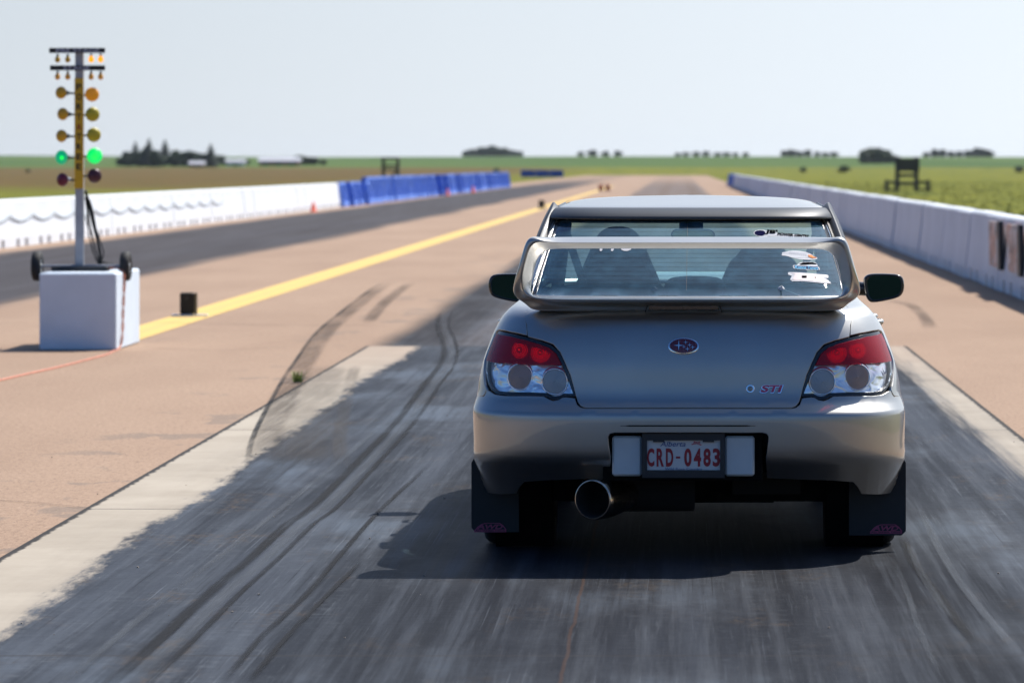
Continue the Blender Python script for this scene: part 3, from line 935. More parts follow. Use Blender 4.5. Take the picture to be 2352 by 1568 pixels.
M_y1 = lamp_mat('amber_lens', (0.62, 0.32, 0.004)); M_y2 = lamp_mat('bright_orange_lens', (0.62, 0.26, 0.003), .10, (1, .35, 0)); M_y3 = lamp_mat('yellow_lens', (0.45, 0.36, 0.006))
M_gd = lamp_mat('green_lens', (0.0, 0.12, 0.05), 0.35, (0.0, 0.55, 0.25)); M_gl = lamp_mat('lit_green_lens', (0.0, 0.30, 0.07), 0.50, (0.0, 1.0, 0.16))
M_gc = lamp_mat('lit_green_core', (0.0, 0.4, 0.08), 0.75, (0.01, 1.0, 0.08)); M_rd = lamp_mat('crimson_lens', (0.13, 0.002, 0.022)); M_rd2 = lamp_mat('dark_crimson_lens', (0.05, 0.002, 0.012))
def par_lamp(px, py, mat, side, sock, r=.056, core=None, label=None):
    """reflector lamp on an arm from the pole, lens towards the starting cars"""
    p = tp(px, py, -.10)
    yaw = side*R_(27 if side < 0 else 18)
    M = Matrix.Translation(p) @ Matrix.Rotation(yaw, 4, 'Z') @ Matrix.Rotation(R_(90), 4, 'X')
    # local +Z now points towards -Y (camera side)
    o = MB().lathe([(.001, .018), (r*.45, .015), (r*.8, .007), (r, -.004), (r*1.02, -.012)], 26, M).build('lamp', mat, tree_root, smooth=True)
    MB().lathe([(r*1.02, -.012), (r*.98, -.020), (r*.55, -.060), (.022, -.085), (.020, -.115), (.001, -.117)], 22, M).build('reflector', sock, o, smooth=True)
    q = M @ Vector((0, 0, -.10))
    MB().tube([q, (side*.06, -.02, q.z-.004), (side*.03, 0, q.z-.004)], .009, 8).build('arm', M_sock, o)
    if core:
        dx, dz, cr, cm = core
        MB().lathe([(.001, .024), (cr*.7, .021), (cr, .012)], 20, M @ Matrix.Translation((dx, dz, 0))).build('glow', cm, o, smooth=True)
    if label: o['label'] = label
L = [(138.5, 213.2, M_y1), (142.5, 262.2, M_y1), (139.7, 312.4, M_y1)]
for px, py, mt in L: par_lamp(px, py, mt, -1, M_sock, .054)
par_lamp(139.7, 361.5, M_gd, -1, M_sock, .062, (.018, -.004, .020, M_gc), 'green lamp glowing at one spot')
par_lamp(142, 412.8, M_rd, -1, M_sock2, .058, None, 'crimson unlit lamp')
par_lamp(212, 217.2, M_y2, 1, M_sock, .062)
par_lamp(213.2, 263, M_y3, 1, M_sock, .062); par_lamp(216, 310, M_y3, 1, M_sock, .062)
par_lamp(217.8, 358, M_gl, 1, M_sock, .068, (0, 0, .034, M_gc), 'brightly lit green lamp')
par_lamp(217.8, 403.7, M_rd2, 1, M_sock2, .062, None, 'very dark crimson lamp')
# axle, base bar, wheels
M_tyre = simple('tyre_rubber', (0.015, 0.015, 0.016), 0.75, bump=0.1)
M_rim = simple('pale_rim', (0.45, 0.45, 0.45), 0.4, metal=0.6)
zax = tp(0, 611).z
MB().tube([(tp(88, 0).x, 0, zax), (tp(287, 0).x, 0, zax)], .013, 10).build('axle', M_alu, tree_root)
MB().box(tp(122, 0).x, tp(250, 0).x, -.11, .10, 0.002, .045, bev=.006).build('base_bar', M_blk, tree_root)
for px in (86, 289):
    x = tp(px, 0).x
    Mw = Matrix.Translation((x, 0, zax)) @ Matrix.Rotation(R_(90), 4, 'Y')
    w = MB().lathe([(.072, -.036), (.10, -.044), (.124, -.036), (.131, -.012), (.131, .012), (.124, .036), (.10, .044), (.072, .036)], 36, Mw).build('wheel', M_tyre, tree_root, smooth=True)
    MB().lathe([(.073, -.03), (.06, -.02), (.03, -.02), (.025, -.036), (.001, -.036)], 24, Mw).build('rim', M_rim, w, smooth=True)
    MB().lathe([(.073, .03), (.06, .02), (.03, .02), (.025, .036), (.001, .036)], 24, Mw).build('rim', M_rim, w, smooth=True)
# cable bundle
M_cab = simple('black_cable', (0.012, 0.014, 0.014), 0.6)
for pts, r_ in (([(197, 438), (202, 462), (212, 505), (226, 560), (232, 600), (231, 618)], .013), ([(198, 440), (206, 470), (219, 520), (234, 565), (238, 583), (231, 605)], .006),
                ([(197, 445), (200, 490), (205, 540), (218, 590), (229, 610)], .005), ([(196, 452), (207, 520), (221, 580), (232, 612)], .008), ([(197, 442), (211, 480), (222, 540), (231, 600)], .009),
                ([(231, 600), (246, 606), (262, 612), (280, 616)], .005), ([(230, 598), (250, 603), (276, 612)], .004), ([(196, 500), (203, 530), (212, 575), (226, 604)], .004)):
    P = [tp(a_, c_, 0.06 if i else 0.02) for i, (a_, c_) in enumerate(pts)]
    MB().tube(crom(P, 6), r_, 7).build('cable', M_cab, tree_root, smooth=True)
# orange extension cord, doubled
M_cord = simple('orange_cord', (0.52, 0.20, 0.125), 0.6)
bs = []
for k in (0, 1):
    P = [G(-160, 905), G(-60, 888), G(0, 876), G(60, 862), G(120, 849), G(180, 834), G(240, 818), G(258, 810)]
    P = [Vector((p[0], p[1], .012)) for p in P]
    P += [Vector((-4.858, 36.85, .02)), Vector((-4.845, 36.95, .12)), Vector((-4.85, 37.05, .34)), Vector((-4.85, 37.12, .55)), Vector((-4.86, 37.15, .66)), Vector((-4.93, 37.22, .70)), Vector((-5.05, 37.3, .69))]
    Q = crom(P, 14)
    out = []
    s_ = 0
    for i, p in enumerate(Q):
        if i: s_ += (Q[i]-Q[i-1]).length
        ph = s_*26+k*PI
        out.append(p+Vector((math.cos(ph)*.006, math.cos(ph)*.006, math.sin(ph)*.005)))
    bs.append(out)
b = MB(); b.tube(bs[0], .006, 6); b.tube(bs[1], .006, 6)
tag(b.build('extension_cord', M_cord, smooth=True), 'orange twisted extension cord running from the white block across the asphalt', 'cord')

# ------------------------------------------------------------------ summer haze in the air
mh = bpy.data.materials.new('summer_haze'); mh.use_nodes = True
nt = mh.node_tree; nt.nodes.remove(nt.nodes['Principled BSDF'])
pv = nt.nodes.new('ShaderNodeVolumePrincipled')
pv.inputs['Color'].default_value = (0.80, 0.88, 1.0, 1); pv.inputs['Density'].default_value = 0.000035; pv.inputs['Anisotropy'].default_value = 0.3
nt.links.new(pv.outputs[0], nt.nodes['Material Output'].inputs['Volume'])
hz = MB().box(-1800, 1500, -60, 4300, -1.0, 26.0).build('haze', mh)
tag(hz, kind='stuff')
# ------------------------------------------------------------------ the car
CARX, CARY, CAR_ROT = 0.04, 17.0, -0.5
_sr, _cr = math.sin(R_(CAR_ROT)), math.cos(R_(CAR_ROT))
car = empty('sedan_car', (CARX, CARY, 0.008), R_(CAR_ROT))
tag(car, 'silver grey sedan with a large rear wing waiting on the rubbered launch pad', 'car')

def proj(p):
    x, y, z = p
    X = CARX + x*_cr - y*_sr; Y = CARY + x*_sr + y*_cr
    return VPX+X/Y*FL, VPY+(CAMH-0.008-z)/Y*FL
def loc(px, py, y):
    """car-space point at depth y seen at px, py"""
    x = 0.0
    for _ in range(4):
        Y = CARY + x*_sr + y*_cr
        x = ((px-VPX)/FL*Y - CARX + y*_sr)/_cr
    return Vector((x, y, CAMH-0.008-(py-VPY)/FL*Y))

# body shell: a stack of plan-view loops.  v: Z height, R rear y, W half width, F front y, c corner depth, B rear crown
KEYS = [
 (0.20, .200, .230, .815, 4.36, .33, .05),
 (0.28, .280, .165, .845, 4.40, .33, .05),
 (0.34, .340, .105, .866, 4.42, .33, .05),
 (0.385, .385, .052, .882, 4.45, .34, .05),
 (0.41, .410, .022, .885, 4.45, .34, .05),
 (0.46, .460, .006, .883, 4.46, .34, .05),
 (0.57, .570, .000, .885, 4.45, .34, .05),
 (0.595, .595, .002, .885, 4.45, .34, .05),
 (0.612, .612, .016, .881, 4.44, .34, .05),
 (0.632, .632, .036, .876, 4.43, .34, .05),
 (0.650, .650, .051, .871, 4.42, .34, .052),
 (0.68, .680, .060, .867, 4.41, .34, .053),
 (0.70, .700, .063, .865, 4.40, .34, .055),
 (0.78, .780, .070, .850, 4.30, .34, .06),
 (0.86, .860, .087, .824, 4.17, .34, .06),
 (0.92, .920, .108, .800, 4.00, .34, .06),
 (0.96, .958, .127, .780, 3.82, .33, .06),
 (0.985, .984, .146, .762, 3.68, .32, .055),
 (1.00, 1.000, .175, .748, 3.58, .31, .05),
 (1.02, 1.012, .230, .734, 3.48, .30, .05),
 (1.05, 1.024, .380, .720, 3.40, .28, .05),
 (1.10, 1.036, .620, .708, 3.32, .25, .05),
 (1.14, 1.050, .780, .700, 3.27, .24, .055),
 (1.20, 1.105, .875, .688, 3.17, .23, .06),
 (1.32, 1.235, 1.095, .653, 2.89, .23, .06),
 (1.42, 1.345, 1.282, .616, 2.66, .23, .06),
 (1.46, 1.385, 1.355, .598, 2.57, .23, .06),
 (1.49, 1.411, 1.43, .585, 2.54, .23, .06),
 (1.52, 1.421, 1.53, .566, 2.46, .22, .06),
 (1.55, 1.432, 1.68, .538, 2.38, .20, .05),
 (1.58, 1.443, 1.83, .48, 2.30, .15, .03),
 (1.61, 1.454, 1.97, .32, 2.22, .08, .01),
 (1.63, 1.461, 2.07, .02, 2.12, .01, .001)]
_K = np.array(KEYS)
def _pchip(x, y, xi):
    h = np.diff(x); dl = np.diff(y)/h; d = np.zeros_like(y)
    for i in range(1, len(x)-1):
        if dl[i-1]*dl[i] > 0:
            w1 = 2*h[i]+h[i-1]; w2 = h[i]+2*h[i-1]
            d[i] = (w1+w2)/(w1/dl[i-1]+w2/dl[i])
    d[0] = dl[0]; d[-1] = dl[-1]
    k = np.clip(np.searchsorted(x, xi)-1, 0, len(h)-1); t = (xi-x[k])/h[k]
    return (y[k]*(1+2*t)*(1-t)**2 + h[k]*d[k]*t*(1-t)**2 + y[k+1]*t*t*(3-2*t) + h[k]*d[k+1]*t*t*(t-1))
_VI = np.linspace(0.20, 1.63, 2861)
_T = np.stack([_pchip(_K[:, 0], _K[:, j], _VI) for j in range(1, 7)], 1)
# soften slightly
for _ in range(6):
    _T[1:-1] = (_T[:-2]+2*_T[1:-1]+_T[2:])/4
def S(t, v, off=0.0):
    q = (min(max(v, .20), 1.63)-.20)/.0005; i = min(int(q), 2859); fr = q-i
    Z, Rr, W, F, c, Bc = (_T[i]*(1-fr)+_T[i+1]*fr).tolist()
    t = (t+4) % 8 - 4
    sg = -1.0 if t < 0 else 1.0
    a = abs(t)
    y1 = Rr+Bc+c; y2 = F-Bc*1.6-c*1.1
    if a <= 1:
        ph = a*PI/2; s = math.sin(ph)
        x = W*s; y = Rr+Bc*s*s+c*(1-math.cos(ph)*math.sqrt(1+s*s+s**4))
    elif a < 3:
        x = W; y = y1+(a-1)/2*(y2-y1)
    else:
        ph = (4-a)*PI/2; s = math.sin(ph)
        x = W*s; y = F-Bc*1.6*s*s-c*1.1*(1-math.cos(ph)*math.sqrt(1+s*s+s**4))
    if Z < .85 and x > .5:
        for yc in (.93, 3.47):
            d = math.hypot(y-yc, Z-.32)
            x += .010*math.exp(-((d-.375)/.045)**2)*min(1, (x/W)**6)
    if off:
        n = SN(t, v)
        return Vector((sg*x, y, Z))+n*off
    return Vector((sg*x, y, Z))
def SN(t, v):
    e = .0025
    v0, v1 = max(v-e, .2005), min(v+e, 1.6295)
    n = (S(t+e, v)-S(t-e, v)).cross(S(t, v1)-S(t, v0))
    if n.length < 1e-12: return Vector((0, 0, 1))
    return n.normalized()

def uv(px, py):
    """surface parameters of the rear shell point seen at px, py"""
    t, v = 0.0, .7
    for _ in range(14):
        lo, hi = .2, 1.5
        for _ in range(22):
            mid = (lo+hi)/2
            if proj(S(t, mid))[1] > py: lo = mid
            else: hi = mid
        v = (lo+hi)/2
        lo, hi = -1.0, 1.0
        for _ in range(22):
            mid = (lo+hi)/2
            if proj(S(mid, v))[0] < px: lo = mid
            else: hi = mid
        t = (lo+hi)/2
    return (t, v)
def sv(y, v, side=-1):
    lo, hi = 0.0, 4.0
    for _ in range(30):
        mid = (lo+hi)/2
        if S(mid, v).y < y: lo = mid
        else: hi = mid
    return (side*(lo+hi)/2, v)
def vline(y, v0, v1, side=1, n=14):
    return [sv(y, v0+(v1-v0)*k/n, side) for k in range(n+1)]
def mir(l): return [(-t, v) for t, v in l]

def inpoly(P, x, y):
    c = np.zeros(len(x), bool); n = len(P)
    for i in range(n):
        x1, y1 = P[i]; x2, y2 = P[(i+1) % n]
        if y1 == y2: continue
        k = ((y1 > y) != (y2 > y)) & (x < (x2-x1)*(y-y1)/(y2-y1)+x1)
        c ^= k
    return c
def densify(p, sp):
    q = []
    for i in range(len(p)):
        a, b = p[i], p[(i+1) % len(p)]
        L_ = math.hypot((a[0]-b[0])*.9, a[1]-b[1]); k = max(1, int(L_/sp))
        for j in range(k): q.append((a[0]+(b[0]-a[0])*j/k, a[1]+(b[1]-a[1])*j/k))
    return q
def fill2d(outline, holes, sp):
    loops = [densify(outline, sp)]+[densify(h, sp) for h in holes]
    P = np.array(sum(loops, []))
    x0, y0 = np.array(loops[0]).min(0); x1, y1 = np.array(loops[0]).max(0)
    gx, gy = np.meshgrid(np.arange(x0+sp/2, x1, sp), np.arange(y0+sp/2, y1, sp))
    gx = gx.copy(); gx[::2] += sp/2
    gx, gy = gx.ravel(), gy.ravel()
    k = inpoly(loops[0], gx, gy)
    for h in loops[1:]: k &= ~inpoly(h, gx, gy)
    gx, gy = gx[k], gy[k]
    if len(gx):
        d = np.full(len(gx), 9.)
        for q in P: d = np.minimum(d, np.hypot(gx-q[0], gy-q[1]))
        gx, gy = gx[d > sp*.55], gy[d > sp*.55]
    pts = [tuple(map(float, q)) for q in P]+[(float(a), float(b)) for a, b in zip(gx, gy)]
    ed = []; o_ = 0
    for l in loops:
        ed += [(o_+i, o_+(i+1) % len(l)) for i in range(len(l))]; o_ += len(l)
    r = delaunay_2d_cdt([Vector(p) for p in pts], ed, [], 0, 1e-7)
    V = [(p.x, p.y) for p in r[0]]; Fc = r[2]
    A = np.array(V); cx = np.array([A[list(f)].mean(0) for f in Fc])
    k = inpoly(loops[0], cx[:, 0], cx[:, 1])
    for h in loops[1:]: k &= ~inpoly(h, cx[:, 0], cx[:, 1])
    return V, [tuple(f) for f, q in zip(Fc, k) if q]

def panel(name, outline, mat, parent=None, holes=(), sp=.03, off=0.0, rim=.016, smooth=0, surf=None, edge=.0022, offf=None):
    """a body panel: outline in shell parameters, laid on the shell, with a rolled edge"""
    if smooth: outline = chaikin(outline, smooth)
    V, Fc = fill2d(outline, list(holes), sp)
    sf = surf or S
    pos = []; nor = []
    for t, v in V:
        n = SN(t, v); o = off+(offf(t, v) if offf else 0)
        pos.append(S(t, v)+n*o); nor.append(n)
    # triangle orientation: same way as outward normal
    F2 = []
    for f in Fc:
        a, b, c = (pos[i] for i in f[:3])
        F2.append(f if (b-a).cross(c-a).dot(nor[f[0]]) > 0 else f[::-1])
    if rim:
        cnt = {}
        for f in F2:
            for i in range(len(f)):
                e = (f[i], f[(i+1) % len(f)]); k = (min(e), max(e))
                cnt.setdefault(k, []).append(e)
        be = [e[0] for e in cnt.values() if len(e) == 1]
        tang = {}
        for a, b in be:
            d = pos[b]-pos[a]
            if d.length < 1e-9: continue
            o = d.cross((nor[a]+nor[b])*.5).normalized()
            for i in (a, b): tang[i] = tang.get(i, Vector((0, 0, 0)))+o
        idx = {}
        for i, o in tang.items():
            o.normalize()
            idx[i] = len(pos)
            pos.append(pos[i]+o*edge-nor[i]*edge); nor.append((nor[i]*.5+o).normalized())
            pos.append(pos[i]+o*edge-nor[i]*rim); nor.append(o)
        for a, b in be:
            if a in idx and b in idx:
                p, q = idx[a], idx[b]
                F2.append((b, a, p, q)); F2.append((q, p, p+1, q+1))
    me = bpy.data.meshes.new(name); me.from_pydata([tuple(p) for p in pos], [], F2)
    me.materials.append(mat)
    me.polygons.foreach_set('use_smooth', [True]*len(me.polygons))
    me.normals_split_custom_set_from_vertices([tuple(n) for n in nor])
    o = bpy.data.objects.new(name, me); C.objects.link(o); o.parent = parent or car
    return o

# materials
def paint():
    m = Mat('silver_metallic_paint')
    fl = m.noise(scale=900, detail=2, rough=0.8)
    n = m.noise(scale=2.5, detail=4)
    dust = m.noise(scale=60, detail=5, rough=0.8).ss(0.62, 0.80)
    low = m.z.ss(0.75, 0.30)*0.30
    c = m.mix(n.ss(0.3, 0.7), (0.375, 0.365, 0.345), (0.405, 0.395, 0.375))
    c = m.mix((dust*0.22+low*m.noise(scale=9, detail=6, rough=.7)).clamp(), c, (0.27, 0.24, 0.205))
    m.set('Base Color', c).set('Metallic', 0.96).set('Roughness', 0.42+(fl-0.5)*0.12)
    m.set('Coat Weight', 0.9).set('Coat Roughness', 0.045+dust*0.10)
    m.bump(fl, 0.02, 0.001)
    return m.m
M_paint = paint()
M_gap = simple('black_gap', (0.006, 0.006, 0.007), 0.8, spec=.2)
M_gloss = simple('gloss_black_trim', (0.010, 0.010, 0.012), 0.22, coat=.3)
M_matte = simple('matte_black_plastic', (0.022, 0.022, 0.024), 0.6)
M_under = simple('dark_underside', (0.006, 0.006, 0.006), 0.9, spec=.05)
M_chrome = simple('bright_metal', (0.75, 0.76, 0.78), 0.12, metal=1.0)
M_int = simple('charcoal_interior', (0.020, 0.023, 0.027), 0.85, spec=.2)
M_rglass = glass_mat('tinted_rear_glass', (0.52, 0.78, 0.80), 1.7, veil=.19, veilcol=(.13, .29, .40))  # bluish veil stands in for sky reflected in the rear glass
M_wglass = glass_mat('windscreen_glass', (0.85, 0.97, 0.97), 1.0)
M_sglass = glass_mat('side_glass', (0.30, 0.38, 0.38), 1.0)

# --- lamp, lid and bumper outlines traced once on the left and mirrored
Z6 = lambda l: [(1072.5+.348*a, 715+.348*b) for a, b in l]
lampL = Z6([(205, 128), (300, 149), (400, 174), (480, 197), (550, 222), (603, 265), (637, 330), (672, 410), (703, 490), (722, 554), (700, 556), (640, 558), (612, 572), (580, 577), (548, 570), (522, 555), (400, 550), (250, 548), (190, 540), (155, 512), (136, 480), (122, 400), (128, 320), (150, 255), (176, 182)])
lamp_uv = [uv(*p) for p in lampL]
lidpx = [(1345, 934), (1335, 930), (1328, 921), (1324, 908), (1319, 888), (1311, 860), (1299, 832), (1288, 808), (1271, 789), (1246, 780), (1213, 771.5), (1211, 745), (1207, 716)]
lid_uv = [uv(*p) for p in lidpx]
tse = lid_uv[-1][0]
lidL = lid_uv+[(tse, 1.03), (tse*1.0, 1.08), (tse*1.0, 1.125)]
lid_out = [(0, uv(1579, 934)[1])]+lidL
lid_out = lid_out+[(0, 1.125)]+mir(lidL)[::-1]
trunk = panel('trunk_lid', lid_out, M_paint, sp=.022)

# quarter panel
vb = .648
arch = []
for k in range(13):
    an = R_(180-180*k/12)
quL = [uv(*p) for p in [(1207.5, 716), (1208, 745), (1209.5, 768.5), (1190, 763.5), (1160, 757.5), (1147, 755.5), (1141, 758), (1136, 766), (1128, 787), (1119, 808), (1112.5, 828), (1110, 855), (1113, 884), (1117, 893), (1113, 903), (1109, 908)]]
def archpts(yc, r, v0, side=-1, n=14):
    """wheel arch points from the front foot over the top to the rear foot, feet at height v0"""
    a0 = math.asin((v0-.32)/r) if abs(v0-.32) < r else 0
    out = []
    for k in range(n+1):
        an = a0+(PI-2*a0)*k/n
        out.append(sv(yc+r*math.cos(an), .32+r*math.sin(an), side))
    return out
AR = .362
r_rear = archpts(.93, AR, .24)
top_r = [(-t, v) for t, v in []]
bump_edge = sv(.93-math.sqrt(AR**2-(vb-.32)**2), vb)     # where the bumper seam meets the arch
quarter = quL + [sv(.45, vb)] + [bump_edge]
quarter += [p for p in archpts(.93, AR, vb)[::-1][1:-1]]
quarter += [sv(.93+AR*math.cos(R_(a)), .32+AR*math.sin(R_(a))) for a in (50, 38, 25, 12, 0)]
quarter += [sv(1.30, .24)] + vline(1.607, .24, 1.125, -1)
quarter += [(tse*1.009, 1.125), (tse*1.009, 1.08), (tse*1.009, 1.03)]
panel('quarter_panel', quarter, M_paint, sp=.03)
panel('quarter_panel', mir(quarter)[::-1], M_paint, sp=.03)

# rear bumper with the plate recess
bt = [uv(*p) for p in [(1345, 938.5), (1333, 936), (1324, 929), (1319, 915), (1300, 913), (1292, 914), (1283, 919), (1270, 921), (1258, 916.5), (1248, 911), (1212, 910), (1160, 910), (1136, 907), (1122, 899), (1118, 898), (1114, 907), (1110, 911.5), (1098, 909)]]
bs_ = [sv(.45, vb-.006), (bump_edge[0], vb-.006)]
bs_ += [sv(.93-AR*math.cos(R_(a)), .32+AR*math.sin(R_(a))) for a in (55, 43, 30, 18, 8)]
bb_ = [sv(.565, .345)] + [uv(*p) for p in [(1097, 1083), (1108, 1108), (1121, 1131), (1150, 1134), (1184, 1133), (1192, 1118), (1203, 1106), (1260, 1102), (1330, 1100), (1400, 1097)]]
rc = [uv(*p) for p in [(1401, 1060), (1396, 1020), (1395, 1003), (1400, 995), (1411, 992)]]
halfb = bt+bs_+bb_+rc
bump_out = [(0, uv(1579, 938.5)[1])]+halfb+[(0, uv(1579, 992)[1])]+mir(halfb)[::-1]
bumper = panel('rear_bumper', bump_out, M_paint, sp=.022, rim=.03, edge=.003)
# thin dark strip laid on the bumper above the recess
gl = [uv(x, 977.5) for x in range(1425, 1736, 10)]
ml = MB()
for i, (t, v) in enumerate(gl):
    k = min(i, len(gl)-1-i); w = .0028 if k > 1 else .001
    ml.v += [tuple(S(t, v-w, .0012)), tuple(S(t, v+w, .0012))]
ml.f = [(2*i, 2*i+2, 2*i+3, 2*i+1) for i in range(len(gl)-1)]
ml.build('dark_strip', M_gap, bumper)
# liners seen only through the gaps
def grid(name, t0, t1, v0, v1, off, mat, nt, nv, parent=None, smooth=True):
    b = MB()
    for j in range(nv+1):
        for i in range(nt+1):
            b.v.append(tuple(S(t0+(t1-t0)*i/nt, v0+(v1-v0)*j/nv, off)))
    for j in range(nv):
        for i in range(nt):
            a = j*(nt+1)+i
            b.f.append((a, a+1, a+nt+2, a+nt+1))
    return b.build(name, mat, parent or car, smooth=smooth)
grid('inner_liner', -.96, .96, .655, 1.12, -.055, M_gap, 60, 30)
grid('inner_liner', -.93, .93, .44, .66, -.075, M_gap, 60, 14)

# --- tail lamps
cxm = sum(p[0] for p in lamp_uv)/len(lamp_uv); cym = sum(p[1] for p in lamp_uv)/len(lamp_uv)
def inset(poly, d):
    n = len(poly); out = []
    A = sum(poly[i][0]*poly[(i+1) % n][1]-poly[(i+1) % n][0]*poly[i][1] for i in range(n))
    sg = 1 if A > 0 else -1
    for i in range(n):
        a, b, c = poly[i-1], poly[i], poly[(i+1) % n]
        e1 = Vector((b[0]-a[0], b[1]-a[1])).normalized(); e2 = Vector((c[0]-b[0], c[1]-b[1])).normalized()
        n1 = Vector((-e1.y, e1.x))*sg; n2 = Vector((-e2.y, e2.x))*sg
        m_ = (n1+n2).normalized(); k = d/max(.5, m_.dot(n1))
        out.append((b[0]+m_.x*k, b[1]+m_.y*k))
    return out
def redlens():
    m = Mat('red_lens'); nt = m.nt
    tr = nt.nodes.new('ShaderNodeBsdfTransparent'); tr.inputs[0].default_value = (.75, .02, .03, 1)
    df = nt.nodes.new('ShaderNodeBsdfDiffuse'); df.inputs[0].default_value = (.42, .006, .020, 1)
    m1 = nt.nodes.new('ShaderNodeMixShader'); m1.inputs[0].default_value = .55
    nt.links.new(tr.outputs[0], m1.inputs[1]); nt.links.new(df.outputs[0], m1.inputs[2])
    gl = nt.nodes.new('ShaderNodeBsdfGlossy'); gl.inputs['Roughness'].default_value = .04
    fr = nt.nodes.new('ShaderNodeFresnel'); two_sided(nt, fr, 1.45)
    mx = nt.nodes.new('ShaderNodeMixShader')
    nt.links.new(fr.outputs[0], mx.inputs[0]); nt.links.new(m1.outputs[0], mx.inputs[1]); nt.links.new(gl.outputs[0], mx.inputs[2])
    nt.links.new(mx.outputs[0], m.out.inputs[0])
    return m.m
M_red = redlens()
M_redback = simple('red_reflector_back', (0.16, 0.004, 0.010), .35, scale=60, var=.5)
def emis(name, col, st):
    m = Mat(name); m.set('Base Color', col).set('Emission Color', col).set('Emission Strength', st); return m.m
M_redback2 = simple('red_crescent_plastic', (0.35, 0.008, 0.02), .3)
M_led = emis('lit_red_led', (1.0, 0.055, 0.02), 1.3)
M_led2 = emis('hot_led_core', (1.0, 0.40, 0.08), 1.3)
M_clear = glass_mat('clear_lens', (.96, .97, .98), 1.0)
def facet():
    m = Mat('faceted_reflector')
    n = m.noise(m.vec(m.x*13, m.y*13, m.z*20), 1.0, 1, .4, 1.0)
    m.set('Base Color', m.mix(n.ss(.4, .6), (.95, .96, .98), (.80, .83, .88))).set('Metallic', .65).set('Roughness', .18)
    m.bump(n, .6, .02)
    return m.m
M_facet = facet()
M_dimg = simple('grey_ribbed_lens', (0.42, 0.46, 0.48), .3, coat=.5)
M_dimb = simple('brownish_ribbed_lens', (0.48, 0.34, 0.28), .3, coat=.5)
vsplit = None
